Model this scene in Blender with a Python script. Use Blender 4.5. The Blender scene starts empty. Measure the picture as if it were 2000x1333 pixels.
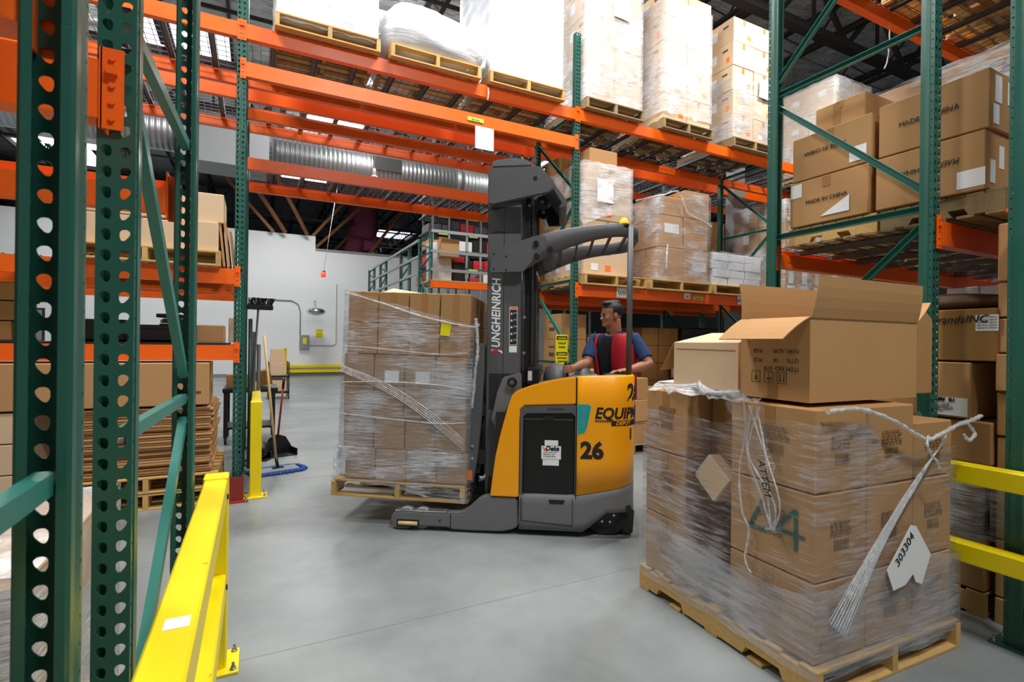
import bpy, bmesh, math, random
from mathutils import Vector, Matrix
from math import sin, cos, pi, radians, sqrt, atan2
random.seed(7)
S = bpy.context.scene
COL = S.collection

# ---------------------------------------------------------------- camera
cam_d = bpy.data.cameras.new('camera'); cam = bpy.data.objects.new('camera', cam_d); COL.objects.link(cam)
cam_d.sensor_width = 36; cam_d.lens = 18.0; cam_d.shift_y = 0.00225
cam_d.clip_start = 0.05; cam_d.clip_end = 200
cam.location = (0, 0, 1.5)
cam.rotation_euler = (Matrix.Rotation(-math.atan2(1, 2), 4, 'Z') @ Matrix.Rotation(pi / 2, 4, 'X') @ Matrix.Rotation(0.012, 4, 'Z')).to_euler()
cam_d.dof.use_dof = True; cam_d.dof.focus_distance = 4.0; cam_d.dof.aperture_fstop = 6.0
S.camera = cam
# ---------------------------------------------------------------- world, lights, exposure
W = bpy.data.worlds.new('world'); S.world = W; W.use_nodes = True
W.node_tree.nodes['Background'].inputs[0].default_value = (0.86, 0.93, 1.0, 1)
W.node_tree.nodes['Background'].inputs[1].default_value = 0.30
S.view_settings.view_transform = 'Standard'; S.view_settings.look = 'None'
S.view_settings.gamma = 1; S.view_settings.use_curve_mapping = False
S.view_settings.exposure = -0.35
def area(name, loc, sx, sy, power, color=(1, 1, 1), rot=(0, 0, 0)):
    d = bpy.data.lights.new(name, 'AREA'); d.shape = 'RECTANGLE'; d.size = sx; d.size_y = sy; d.energy = power; d.color = color
    o = bpy.data.objects.new(name, d); COL.objects.link(o); o.location = loc; o.rotation_euler = rot
    return o
LIGHTS = [(-1.5, 4.1, 300), (2.6, 4.0, 330), (6.8, 4.0, 290), (1.8, 9.4, 300), (5.6, 9.4, 160), (-4.6, 9.4, 200), (1.9, 14.5, 270), (-4.5, 14.5, 210), (1.5, 19.8, 260),
          (-5.0, 19.8, 230), (9.0, 14.5, 160), (1.7, -1.2, 430)]
for i, (x, y, pw) in enumerate(LIGHTS):
    area('high_bay_lamp', (x, y, 7.28), 1.6, 0.5, pw, (1.0, 0.985, 0.96))
    area('ceiling_fill', (x, y, 7.62), 1.6, 0.5, pw * .22, (1.0, 0.985, 0.96), (pi, 0, 0))  # added upward fill above each fixture, brightens the roof insulation

# ---------------------------------------------------------------- materials
def lin(c):
    if isinstance(c, str):
        c = c.lstrip('#'); c = [int(c[i:i + 2], 16) / 255 for i in (0, 2, 4)]
    return tuple(x / 12.92 if x <= .04045 else ((x + .055) / 1.055) ** 2.4 for x in c) + (1,)
MATS = {}
def newmat(name):
    m = bpy.data.materials.new(name); m.use_nodes = True; MATS[name] = m
    return m, m.node_tree.nodes, m.node_tree.links, m.node_tree.nodes['Principled BSDF']
def mat(name, col, rough=.5, metal=0, var=.12, scale=6, bump=0, bscale=60, vrand=0, stretch=(1, 1, 1), spec=.5, wear=None, detail=4, rrand=.1, bdist=.01):
    """noise-tinted principled paint / board / metal, optional per-object tint and worn patches"""
    m, N, L, P = newmat(name)
    tc = N.new('ShaderNodeTexCoord'); mp = N.new('ShaderNodeMapping'); mp.inputs['Scale'].default_value = stretch
    L.new(tc.outputs['Object'], mp.inputs[0])
    nz = N.new('ShaderNodeTexNoise'); nz.inputs['Scale'].default_value = scale; nz.inputs['Detail'].default_value = detail
    L.new(mp.outputs[0], nz.inputs[0])
    c = lin(col)
    mx = N.new('ShaderNodeMix'); mx.data_type = 'RGBA'
    mx.inputs['A'].default_value = tuple(v * (1 - var) for v in c[:3]) + (1,)
    mx.inputs['B'].default_value = tuple(min(1, v * (1 + var)) for v in c[:3]) + (1,)
    L.new(nz.outputs['Fac'], mx.inputs['Factor']); out = mx.outputs['Result']
    if vrand:
        oi = N.new('ShaderNodeObjectInfo'); hs = N.new('ShaderNodeHueSaturation'); mr = N.new('ShaderNodeMapRange')
        mr.inputs['To Min'].default_value = 1 - vrand; mr.inputs['To Max'].default_value = 1 + vrand
        L.new(oi.outputs['Random'], mr.inputs[0]); L.new(mr.outputs[0], hs.inputs['Value']); L.new(out, hs.inputs['Color']); out = hs.outputs[0]
    if wear:
        n2 = N.new('ShaderNodeTexNoise'); n2.inputs['Scale'].default_value = wear[1]; n2.inputs['Detail'].default_value = 8; L.new(mp.outputs[0], n2.inputs[0])
        rp = N.new('ShaderNodeValToRGB'); rp.color_ramp.elements[0].position = wear[2]; rp.color_ramp.elements[1].position = wear[2] + .05
        L.new(n2.outputs['Fac'], rp.inputs[0]); m2 = N.new('ShaderNodeMix'); m2.data_type = 'RGBA'
        L.new(rp.outputs[0], m2.inputs['Factor']); L.new(out, m2.inputs['A']); m2.inputs['B'].default_value = lin(wear[0]); out = m2.outputs['Result']
    L.new(out, P.inputs['Base Color'])
    P.inputs['Metallic'].default_value = metal; P.inputs['Specular IOR Level'].default_value = spec
    mr = N.new('ShaderNodeMapRange'); mr.inputs['To Min'].default_value = max(.03, rough - rrand); mr.inputs['To Max'].default_value = min(1, rough + rrand)
    L.new(nz.outputs['Fac'], mr.inputs[0]); L.new(mr.outputs[0], P.inputs['Roughness'])
    if bump:
        bn = N.new('ShaderNodeTexNoise'); bn.inputs['Scale'].default_value = bscale; bn.inputs['Detail'].default_value = 3; L.new(mp.outputs[0], bn.inputs[0])
        b = N.new('ShaderNodeBump'); b.inputs['Strength'].default_value = bump; b.inputs['Distance'].default_value = bdist
        L.new(bn.outputs['Fac'], b.inputs['Height']); L.new(b.outputs[0], P.inputs['Normal'])
    return m
M_green = mat('green_rack_paint', '#235a4e', .34, 0, .10, 4, .05, 40, 0, wear=('#7d9a90', 22, .72))
M_teal = mat('teal_rack_paint', '#2f7a70', .34, 0, .10, 4, .05, 40)
M_darkgreen = mat('dark_green_paint', '#27463e', .4, 0, .15, 5)
M_orange = mat('orange_beam_paint', '#ff6808', .38, 0, .08, 3, .04, 30, wear=('#c9551d', 9, .70))
M_steel = mat('galvanised_steel', '#8f9294', .42, .7, .12, 12)
M_wire = mat('deck_wire', '#77777a', .4, .5, .1, 12)
M_chan = mat('deck_channel_steel', '#6b6b6e', .45, .35, .1, 8)
M_card = mat('brown_cardboard', '#b98e5f', .78, 0, .05, 3, .06, 90, .10, spec=.25)
M_cardlt = mat('light_cardboard', '#d9bd9b', .8, 0, .04, 3, .06, 90, .05, spec=.25)
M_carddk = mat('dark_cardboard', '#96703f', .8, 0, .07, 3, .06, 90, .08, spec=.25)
M_card_in = mat('cardboard_inside', '#8f6d40', .85, 0, .05, 3, .05, 90)
M_edge = mat('corrugated_edge', '#a9824f', .9, 0, .35, 120, 0)
M_white_box = mat('white_carton', '#dfe2e6', .6, 0, .04, 5, 0, 60, .05)
M_tape = mat('packing_tape', '#a5794a', .25, 0, .05, 5)
M_wood = mat('pallet_wood', '#c8a468', .75, 0, .28, 7, .2, 60, .14, stretch=(1, 6, 6), spec=.2)
M_woodold = mat('old_pallet_wood', '#93815f', .8, 0, .3, 7, .2, 60, .15, stretch=(1, 6, 6), spec=.2)
M_paper = mat('white_paper', '#eceef0', .6, 0, .02, 5)
M_orlabel = mat('orange_label', '#ff7a1e', .6, 0, .02, 5)
M_gnlabel = mat('green_label', '#b6e04a', .5, 0, .02, 5)
M_yelabel = mat('yellow_label', '#ece000', .5, 0, .03, 5)
M_ink = mat('black_ink', '#191a1c', .6, 0, .05, 5)
M_printbrown = mat('brown_print', '#5c4630', .8, 0, .1, 5)
M_faint = mat('faint_brown_print', '#80603d', .8, 0, .1, 5)
M_redink = mat('red_marker', '#a8392c', .7, 0, .1, 5)
M_greenink = mat('green_marker', '#1d5c4e', .7, 0, .1, 5)
M_yellow = mat('yellow_guard_paint', '#f2da00', .38, 0, .07, 3, .04, 40, wear=('#b9a410', 14, .70))
M_red = mat('red_primer', '#8f2b22', .5, 0, .15, 8, .05, 40, wear=('#b3574a', 16, .66))
M_truck = mat('truck_yellow_paint', '#ffa800', .33, 0, .03, 2, .01, 30, wear=('#6b5320', 26, .765))
M_tgrey = mat('truck_grey_paint', '#58595c', .48, 0, .06, 6, .03, 90)
M_tgrey2 = mat('truck_plastic_grey', '#6c6d70', .5, 0, .06, 6, .03, 120, wear=('#8a8a88', 18, .72))
M_tdark = mat('truck_dark_steel', '#26272a', .45, .2, .1, 6)
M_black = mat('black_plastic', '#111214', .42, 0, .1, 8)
M_blackg = mat('black_battery_case', '#070708', .45, 0, .1, 8)
M_rubber = mat('black_rubber', '#17181a', .7, 0, .1, 10)
M_white = mat('white_paint', '#eceff2', .6, 0, .02, 2)
M_tealp = mat('turquoise_panel', '#0aa3a8', .4, 0, .04, 5)
M_redv = mat('red_vest_fabric', '#b5122a', .8, 0, .12, 14, .15, 160)
M_navy = mat('navy_shirt_fabric', '#1f3a66', .85, 0, .12, 12, .2, 160)
M_blackc = mat('black_shirt_fabric', '#10141f', .85, 0, .1, 12, .2, 160)
M_skin = mat('skin', '#b07a5c', .5, 0, .08, 14, .04, 200)
M_hair = mat('black_hair', '#16151a', .35, 0, .3, 60, .5, 200)
M_pink = mat('pink_insulation', '#9a4a68', .8, 0, .3, 5, .3, 20)
M_blue = mat('blue_mop_yarn', '#2e55a5', .9, 0, .3, 60, .6, 120)
M_greycloth = mat('grey_mop_pad', '#8f979c', .9, 0, .1, 20, .2, 100)
M_handle = mat('pine_handle', '#e0c08f', .5, 0, .08, 6)
M_redh = mat('dark_red_handle', '#8b1b1f', .4, 0, .05, 6)
M_chrome = mat('chrome', '#c9cbce', .18, 1, .03, 6)
M_foil = mat('roof_insulation_foil', '#d6dadd', .34, .3, .25, 1.6, 1.0, 2.2, stretch=(1, 2.6, 1), bdist=.22)
M_darksteel = mat('dark_truss_steel', '#34312f', .55, .2, .15, 4)
M_brownsteel = mat('brown_strut_steel', '#8a5630', .6, 0, .2, 4)
M_column = mat('grey_column_paint', '#8d9296', .55, 0, .05, 3)
M_redwhite = mat('red_carton', '#c6202b', .6, 0, .05, 5)
M_bluep = mat('blue_print', '#2c6fb0', .6, 0, .05, 5)

def corr(name, col, axis, scale, metal=.85, rough=.3, dist=.02, dark=0):
    m, N, L, P = newmat(name)
    tc = N.new('ShaderNodeTexCoord'); wv = N.new('ShaderNodeTexWave'); wv.bands_direction = axis; wv.inputs['Scale'].default_value = scale
    L.new(tc.outputs['Object'], wv.inputs[0]); b = N.new('ShaderNodeBump'); b.inputs['Strength'].default_value = 1; b.inputs['Distance'].default_value = dist
    L.new(wv.outputs['Fac'], b.inputs['Height']); L.new(b.outputs[0], P.inputs['Normal'])
    nz = N.new('ShaderNodeTexNoise'); nz.inputs['Scale'].default_value = 3; L.new(tc.outputs['Object'], nz.inputs[0])
    mr = N.new('ShaderNodeMapRange'); mr.inputs['To Min'].default_value = rough - .08; mr.inputs['To Max'].default_value = rough + .15
    L.new(nz.outputs[0], mr.inputs[0]); L.new(mr.outputs[0], P.inputs['Roughness'])
    P.inputs['Base Color'].default_value = lin(col); P.inputs['Metallic'].default_value = metal
    return m
M_duct = corr('spiral_duct_metal', '#a9adaf', 'X', 3.3, .8, .34, .008)
M_deckroof = corr('roof_deck_metal', '#9b9a98', 'Y', 1.2, .2, .5, .05)

def emis(name, col, s):
    m, N, L, P = newmat(name); P.inputs['Base Color'].default_value = lin(col); P.inputs['Emission Color'].default_value = lin(col); P.inputs['Emission Strength'].default_value = s
    return m
M_lamp = emis('lamp_diffuser', '#fff6ea', 9); M_sky = emis('skylight_panel', '#f3f7ff', 2.2); M_amber = emis('amber_beacon_lens', '#ff9a1e', 2.2)
M_redlamp = emis('red_lamp_glass', '#ff4a2a', 1.5)

def wrapmat(name, base, streak, tint='#d6dbe1', sx=(1, 1, 14), sc=6, rough=.18):
    """stretch film: see-through plastic, streaks where several layers bunch up"""
    m, N, L, P = newmat(name); out = N['Material Output']
    tc = N.new('ShaderNodeTexCoord'); mp = N.new('ShaderNodeMapping'); mp.inputs['Scale'].default_value = sx; mp.inputs['Rotation'].default_value = (0.06, 0.05, 0)
    L.new(tc.outputs['Object'], mp.inputs[0])
    n1 = N.new('ShaderNodeTexNoise'); n1.inputs['Scale'].default_value = sc; n1.inputs['Detail'].default_value = 6; n1.inputs['Roughness'].default_value = .72; L.new(mp.outputs[0], n1.inputs[0])
    n2 = N.new('ShaderNodeTexNoise'); n2.inputs['Scale'].default_value = 2.2; n2.inputs['Detail'].default_value = 3; L.new(tc.outputs['Object'], n2.inputs[0])
    r = N.new('ShaderNodeMapRange'); r.inputs['From Min'].default_value = .47; r.inputs['From Max'].default_value = .68
    r.inputs['To Min'].default_value = base; r.inputs['To Max'].default_value = base + streak
    ad = N.new('ShaderNodeMath'); ad.operation = 'MULTIPLY_ADD'; ad.inputs[1].default_value = .75; L.new(n2.outputs[0], ad.inputs[0])
    sb = N.new('ShaderNodeMath'); sb.operation = 'SUBTRACT'; L.new(n1.outputs[0], sb.inputs[0]); sb.inputs[1].default_value = .375
    L.new(sb.outputs[0], ad.inputs[2]); L.new(ad.outputs[0], r.inputs[0])
    tr = N.new('ShaderNodeBsdfTransparent'); tr.inputs[0].default_value = (.97, .98, .99, 1); ms = N.new('ShaderNodeMixShader')
    b = N.new('ShaderNodeBump'); b.inputs['Strength'].default_value = .7; b.inputs['Distance'].default_value = .012; L.new(n1.outputs[0], b.inputs['Height']); L.new(b.outputs[0], P.inputs['Normal'])
    P.inputs['Base Color'].default_value = lin(tint); P.inputs['Roughness'].default_value = rough; P.inputs['Specular IOR Level'].default_value = .9
    L.new(r.outputs[0], ms.inputs[0]); L.new(tr.outputs[0], ms.inputs[1]); L.new(P.outputs[0], ms.inputs[2]); L.new(ms.outputs[0], out.inputs[0])
    return m
M_wrap = wrapmat('stretch_film', .10, .78, sx=(1, 1, 20), sc=7)
M_wrap_thin = wrapmat('thin_stretch_film', .07, .50, sx=(1, 1, 12), sc=6)
M_wrap_milky = wrapmat('milky_stretch_film', .32, .60, '#eef0f4')
M_wrap_haze = wrapmat('hazy_stretch_film', .22, .30, sx=(1, 1, 8), sc=5)
M_wrap_heavy = wrapmat('white_stretch_film', .86, .12, '#e2e5ea', sc=4)
M_wrap_rope = wrapmat('bunched_film', .38, .5, '#f2f5f8', (3, 3, 3), 12)
m, N, L, P = newmat('clear_acrylic'); P.inputs['Base Color'].default_value = (.9, .8, .75, 1); P.inputs['Roughness'].default_value = .05
tr = N.new('ShaderNodeBsdfTransparent'); tr.inputs[0].default_value = (.62, .50, .46, 1); ms = N.new('ShaderNodeMixShader'); ms.inputs[0].default_value = .12
L.new(tr.outputs[0], ms.inputs[1]); L.new(P.outputs[0], ms.inputs[2]); L.new(ms.outputs[0], N['Material Output'].inputs[0]); M_acryl = m

# concrete floor
m, N, L, P = newmat('polished_concrete'); M_floor = m
tc = N.new('ShaderNodeTexCoord'); n1 = N.new('ShaderNodeTexNoise'); n1.inputs['Scale'].default_value = .9; n1.inputs['Detail'].default_value = 10; n1.inputs['Roughness'].default_value = .62
L.new(tc.outputs['Object'], n1.inputs[0]); rp = N.new('ShaderNodeValToRGB'); e = rp.color_ramp.elements
e[0].position = .3; e[0].color = lin('#6f7576'); e[1].position = .7; e[1].color = lin('#989fa1'); L.new(n1.outputs[0], rp.inputs[0])
n2 = N.new('ShaderNodeTexNoise'); n2.inputs['Scale'].default_value = 7; n2.inputs['Detail'].default_value = 8; n2.inputs['Roughness'].default_value = .7
mp = N.new('ShaderNodeMapping'); mp.inputs['Rotation'].default_value = (0, 0, .5); mp.inputs['Scale'].default_value = (.5, 2.6, 1); L.new(tc.outputs['Object'], mp.inputs[0]); L.new(mp.outputs[0], n2.inputs[0])
r2 = N.new('ShaderNodeValToRGB'); r2.color_ramp.elements[0].position = .64; r2.color_ramp.elements[1].position = .8; L.new(n2.outputs[0], r2.inputs[0])
mx = N.new('ShaderNodeMix'); mx.data_type = 'RGBA'; ml = N.new('ShaderNodeMath'); ml.operation = 'MULTIPLY'; ml.inputs[1].default_value = .4; L.new(r2.outputs[0], ml.inputs[0]); L.new(ml.outputs[0], mx.inputs['Factor'])
L.new(rp.outputs[0], mx.inputs['A']); mx.inputs['B'].default_value = lin('#4d5253'); L.new(mx.outputs['Result'], P.inputs['Base Color'])
mr = N.new('ShaderNodeMapRange'); mr.inputs['To Min'].default_value = .22; mr.inputs['To Max'].default_value = .5; L.new(n2.outputs[0], mr.inputs[0]); L.new(mr.outputs[0], P.inputs['Roughness'])
b = N.new('ShaderNodeBump'); b.inputs['Strength'].default_value = .08; b.inputs['Distance'].default_value = .01; L.new(n2.outputs[0], b.inputs['Height']); L.new(b.outputs[0], P.inputs['Normal'])

# ---------------------------------------------------------------- mesh helpers
class MB:
    def __init__(s): s.v = []; s.f = []; s.sm = []
    def add(s, vs, fs, smooth=False):
        n = len(s.v); s.v += [tuple(v) for v in vs]; s.f += [tuple(n + i for i in f) for f in fs]; s.sm += [smooth] * len(fs); return s
    def box(s, x0, x1, y0, y1, z0, z1, M=None):
        vs = [(x, y, z) for x in (x0, x1) for y in (y0, y1) for z in (z0, z1)]
        if M is not None: vs = [M @ Vector(v) for v in vs]
        return s.add(vs, [(0, 1, 3, 2), (4, 6, 7, 5), (0, 4, 5, 1), (2, 3, 7, 6), (0, 2, 6, 4), (1, 5, 7, 3)])
    def cbox(s, x0, x1, y0, y1, z0, z1, c=.004, M=None):
        vs = []
        for ix, x in enumerate((x0, x1)):
            for iy, y in enumerate((y0, y1)):
                for iz, z in enumerate((z0, z1)):
                    dx = c * (1, -1)[ix]; dy = c * (1, -1)[iy]; dz = c * (1, -1)[iz]
                    vs += [(x, y + dy, z + dz), (x + dx, y, z + dz), (x + dx, y + dy, z)]
        if M is not None: vs = [M @ Vector(v) for v in vs]
        I = lambda ix, iy, iz, k: ((ix * 2 + iy) * 2 + iz) * 3 + k
        F = []
        for a in (0, 1):
            q = [(0, 0), (0, 1), (1, 1), (1, 0)] if a == 0 else [(0, 0), (1, 0), (1, 1), (0, 1)]
            F.append(tuple(I(a, u, w, 0) for u, w in q)); q2 = q[::-1]
            F.append(tuple(I(u, a, w, 1) for u, w in q2)); F.append(tuple(I(u, w, a, 2) for u, w in q))
        for a in (0, 1):
            for b_ in (0, 1):
                F.append((I(0, a, b_, 1), I(1, a, b_, 1), I(1, a, b_, 2), I(0, a, b_, 2)))
                F.append((I(a, 0, b_, 0), I(a, 1, b_, 0), I(a, 1, b_, 2), I(a, 0, b_, 2)))
                F.append((I(a, b_, 0, 0), I(a, b_, 1, 0), I(a, b_, 1, 1), I(a, b_, 0, 1)))
                for c_ in (0, 1): F.append((I(a, b_, c_, 0), I(a, b_, c_, 1), I(a, b_, c_, 2)))
        return s.add(vs, F)
    def frame(s, p0, p1, up=(0, 0, 1)):
        p0, p1 = Vector(p0), Vector(p1); d = (p1 - p0).normalized(); u = Vector(up)
        x = d.cross(u)
        if x.length < 1e-4: x = d.cross(Vector((1, 0, 0)))
        x.normalize(); u = x.cross(d).normalized(); return p0, p1, x, u
    def bar(s, p0, p1, w, h, up=(0, 0, 1)):
        p0, p1, x, u = s.frame(p0, p1, up)
        vs = [p + x * a * w / 2 + u * b_ * h / 2 for p in (p0, p1) for a, b_ in ((-1, -1), (1, -1), (1, 1), (-1, 1))]
        return s.add(vs, [(0, 1, 2, 3), (4, 7, 6, 5), (0, 4, 5, 1), (1, 5, 6, 2), (2, 6, 7, 3), (3, 7, 4, 0)])
    def channel(s, p0, p1, w, h, t=.004, up=(0, 0, 1)):
        """C section: web of width w facing +u, legs h deep"""
        p0, p1, x, u = s.frame(p0, p1, up)
        pr = [(-w / 2, -h / 2), (-w / 2, h / 2), (w / 2, h / 2), (w / 2, -h / 2), (w / 2 - t, -h / 2), (w / 2 - t, h / 2 - t), (-w / 2 + t, h / 2 - t), (-w / 2 + t, -h / 2)]
        n = 8; vs = [p + x * a + u * b_ for p in (p0, p1) for a, b_ in pr]
        return s.add(vs, [(i, (i + 1) % n, n + (i + 1) % n, n + i) for i in range(n)] + [(0, 1, 6, 7), (1, 2, 5, 6), (2, 3, 4, 5), (8, 15, 14, 9), (9, 14, 13, 10), (10, 13, 12, 11)])
    def tube(s, pts, r, n=8, caps=True, flat=1.0):
        pts = [Vector(p) for p in pts]; rs = r if isinstance(r, (list, tuple)) else [r] * len(pts)
        vs = []; up = None
        for i, p in enumerate(pts):
            d = (pts[min(i + 1, len(pts) - 1)] - pts[max(i - 1, 0)]).normalized()
            if up is None:
                up = Vector((0, 0, 1)) if abs(d.z) < .9 else Vector((1, 0, 0))
            x = d.cross(up).normalized(); up = x.cross(d).normalized()
            vs += [p + (x * cos(2 * pi * k / n) + up * sin(2 * pi * k / n) * flat) * rs[i] for k in range(n)]
        F = [(i * n + k, i * n + (k + 1) % n, (i + 1) * n + (k + 1) % n, (i + 1) * n + k) for i in range(len(pts) - 1) for k in range(n)]
        s.add(vs, F, True)
        if caps:
            m_ = len(s.v) - len(vs); s.f += [tuple(m_ + k for k in range(n))[::-1], tuple(m_ + (len(pts) - 1) * n + k for k in range(n))]; s.sm += [False, False]
        return s
    def cyl(s, p0, p1, r, n=16, r1=None): return s.tube([p0, p1], [r, r if r1 is None else r1], n)
    def prism(s, poly, t0, t1, fn):
        """poly: list of 2d points; fn(u,v,t)->3d"""
        n = len(poly); vs = [fn(u, v, t) for t in (t0, t1) for u, v in poly]
        return s.add(vs, [tuple(range(n))[::-1], tuple(range(n, 2 * n))] + [(i, (i + 1) % n, n + (i + 1) % n, n + i) for i in range(n)])
    def sphere(s, c, r, nu=16, nv=10, M=None):
        rx, ry, rz = r if isinstance(r, (tuple, list)) else (r, r, r); vs = []
        for j in range(nv + 1):
            t = pi * j / nv
            for i in range(nu):
                a = 2 * pi * i / nu; v = Vector((rx * sin(t) * cos(a), ry * sin(t) * sin(a), rz * cos(t)))
                if M is not None: v = M @ v
                vs.append(v + Vector(c))
        return s.add(vs, [(j * nu + i, (j + 1) * nu + i, (j + 1) * nu + (i + 1) % nu, j * nu + (i + 1) % nu) for j in range(nv) for i in range(nu)], True)
    def loft(s, rings, caps=True, smooth=True):
        n = len(rings[0]); vs = [v for r in rings for v in r]
        s.add(vs, [(i * n + k, i * n + (k + 1) % n, (i + 1) * n + (k + 1) % n, (i + 1) * n + k) for i in range(len(rings) - 1) for k in range(n)], smooth)
        if caps:
            m_ = len(s.v) - len(vs); s.f += [tuple(m_ + k for k in range(n))[::-1], tuple(m_ + (len(rings) - 1) * n + k for k in range(n))]; s.sm += [smooth, smooth]
        return s
    def mesh(s, name, m, fix=False):
        me = bpy.data.meshes.new(name); me.from_pydata(s.v, [], s.f)
        if any(s.sm): me.polygons.foreach_set('use_smooth', s.sm)
        if m: me.materials.append(m)
        if fix:
            b_ = bmesh.new(); b_.from_mesh(me); bmesh.ops.recalc_face_normals(b_, faces=b_.faces); b_.to_mesh(me); b_.free()
        me.update(); return me
    def build(s, name, m, parent=None, fix=True): return obj(name, s.mesh(name, m, fix), parent)
def obj(name, me, parent=None, loc=None):
    o = bpy.data.objects.new(name, me); COL.objects.link(o)
    if parent is not None: o.parent = parent
    if loc: o.location = loc
    return o
def tag(o, label, cat, group=None, kind=None):
    if label: o['label'] = label
    if cat: o['category'] = cat
    if group: o['group'] = group
    if kind: o['kind'] = kind
    return o
def thing(name, label, cat, loc=(0, 0, 0), rz=0, group=None):
    o = bpy.data.objects.new(name, None); COL.objects.link(o); o.location = loc; o.rotation_euler = (0, 0, rz); o.empty_display_size = .1
    return tag(o, label, cat, group)
def copy_tree(o, parent=None):
    c = o.copy(); COL.objects.link(c)
    if parent is not None: c.parent = parent
    for ch in list(o.children): copy_tree(ch, c)
    return c
CACHE = {}
def cached(key, fn):
    if key not in CACHE: CACHE[key] = fn()
    return CACHE[key]
def struct(o, ): o['kind'] = 'structure'; return o
def text(s, size, m, parent, loc, xdir, ydir, name='lettering', shear=0, bold=0, sx=1, depth=.0008, align='LEFT', label=None):
    """flat lettering laid on a surface: xdir reading direction, ydir up of letters"""
    cu = bpy.data.curves.new('t', 'FONT'); cu.body = s; cu.size = size; cu.shear = shear; cu.offset = bold; cu.extrude = depth; cu.align_x = align; cu.resolution_u = 3
    t = bpy.data.objects.new('t', cu); me = bpy.data.meshes.new_from_object(t)
    bpy.data.objects.remove(t); bpy.data.curves.remove(cu)
    x = Vector(xdir).normalized(); y = Vector(ydir).normalized(); z = x.cross(y)
    Mx = Matrix((x * sx, y, z)).transposed().to_4x4(); Mx.translation = Vector(loc)
    me.transform(Mx); me.materials.clear(); me.materials.append(m)
    o = obj(name, me, parent)
    if label: o['label'] = label
    return o

def bake(mesh, mods):
    """apply modifiers [(type, {attr: value})] to a mesh and return the result"""
    t = bpy.data.objects.new('t', mesh); COL.objects.link(t)
    for ty, kw in mods:
        md = t.modifiers.new('m', ty)
        for k, v in kw.items(): setattr(md, k, v)
    dg = bpy.context.evaluated_depsgraph_get(); me = bpy.data.meshes.new_from_object(t.evaluated_get(dg))
    bpy.data.objects.remove(t); return me
# ---------------------------------------------------------------- setting: floor, walls, roof
b = MB(); b.box(-30, 40, -12, 44, -.2, 0); struct(b.build('floor', M_floor))
for i, (x0, y0, x1, y1) in enumerate([(-12, 2.70, 30, 2.70), (-12, 6.0, 30, 6.0), (-12, 10.2, 30, 10.2), (8, -3, 8, 23), (-5, 2, -5, 23), (-12, 15, 30, 15)]):
    b = MB(); b.box(min(x0, x1) - .0015, max(x0, x1) + .0015, min(y0, y1) - .0015, max(y0, y1) + .0015, .0001, .0006); o = b.build('floor_joint', M_tgrey2, None); struct(o)
# partition walls
b = MB(); b.prism([(-30, 0), (2.26, 0), (14, 0), (14, 5.42), (2.26, 5.42), (2.26, 6.03), (-30, 6.03)], 23.65, 23.9, lambda u, v, t: (u, t, v)); wall = struct(b.build('wall_back', M_white))
b = MB(); b.box(2.26, 14, 23.60, 23.95, 5.42, 5.50); struct(b.build('trim_1', M_column))
b = MB(); b.box(-30, 14, 23.62, 23.65, 0, .12); struct(b.build('baseboard_back', M_column))
for z in (.20, .41):
    b = MB(); b.cbox(.9, 3.6, 23.5, 23.6, z - .06, z + .06, .01); o = b.build('wall_guard_rail', M_yellow); tag(o, 'lower yellow crash rail bolted along the white back wall' if z < .3 else 'upper yellow crash rail bolted along the white back wall', 'guard rail')
b = MB(); b.box(-30, 40, 43.5, 43.8, 0, 9); struct(b.build('wall_far', M_column))
b = MB(); b.box(-22.3, -22, -12, 44, 0, 9); struct(b.build('wall_left', M_column))
b = MB(); b.box(34, 34.3, -12, 44, 0, 9); struct(b.build('wall_right', M_column))
# office window in the back wall, left
b = MB(); b.box(-8.45, -6.7, 23.60, 23.66, 1.35, 2.55); w_ = struct(b.build('window_1', M_darksteel)); b = MB(); b.box(-8.38, -6.77, 23.58, 23.61, 1.42, 2.48); b.build('pane', M_column, w_)
# roof: foil faced insulation panels hung between purlins, joists, girders and skylights
CE = 8.6
rf = thing('ceiling', None, None); del_ = rf; rf['kind'] = 'structure'
SKY = [(-2.05, 14.0), (-12, 14), (7.4, 34.3), (-7, 26), (16, 26), (-12, 26)]
for ix in range(-12, 18):
    for iy in range(-4, 16):
        x0 = ix * 2.44 - .6; y0 = iy * 2.7; sk = any(abs(x0 + 1.22 - a) < 1.22 and abs(y0 + 1.35 - b_) < 1.35 for a, b_ in SKY)
        me = cached(('roofpanel', sk, (ix + iy) % 3), lambda: (MB().box(.03, 2.41, .03, 2.67, 0, .05)).mesh('roof_panel', M_sky if sk else M_foil))
        o = obj('skylight_panel' if sk else 'insulation_panel', me, rf, (x0, y0, CE))
b = MB(); b.box(-30, 44, -12, 44, CE + .08, CE + .3); b.build('roof_deck', M_deckroof, rf)
pur = MB().box(-.03, .03, -11, 43.4, CE - .16, CE - .01).mesh('purlin', M_darksteel)
for ix in range(-12, 18): obj('purlin', pur, rf, (ix * 2.44 - .6, 0, 0))
def joist():
    b = MB(); L_ = 22.0
    b.box(-.05, .05, 0, L_, .62, .70); b.box(-.045, .045, 0, L_, 0, .06)
    n = 18
    for k in range(n):
        y = k * L_ / n; b.bar((0, y, .03), (0, y + L_ / n / 2, .64), .03, .03); b.bar((0, y + L_ / n / 2, .64), (0, y + L_ / n, .03), .03, .03)
    return b.mesh('roof_joist', M_darksteel)
J = joist()
for k in range(-8, 13): 
    for yy in (-9, 13.2): obj('joist', J, rf, (k * 2.44 + .62, yy, CE - .88))
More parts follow.
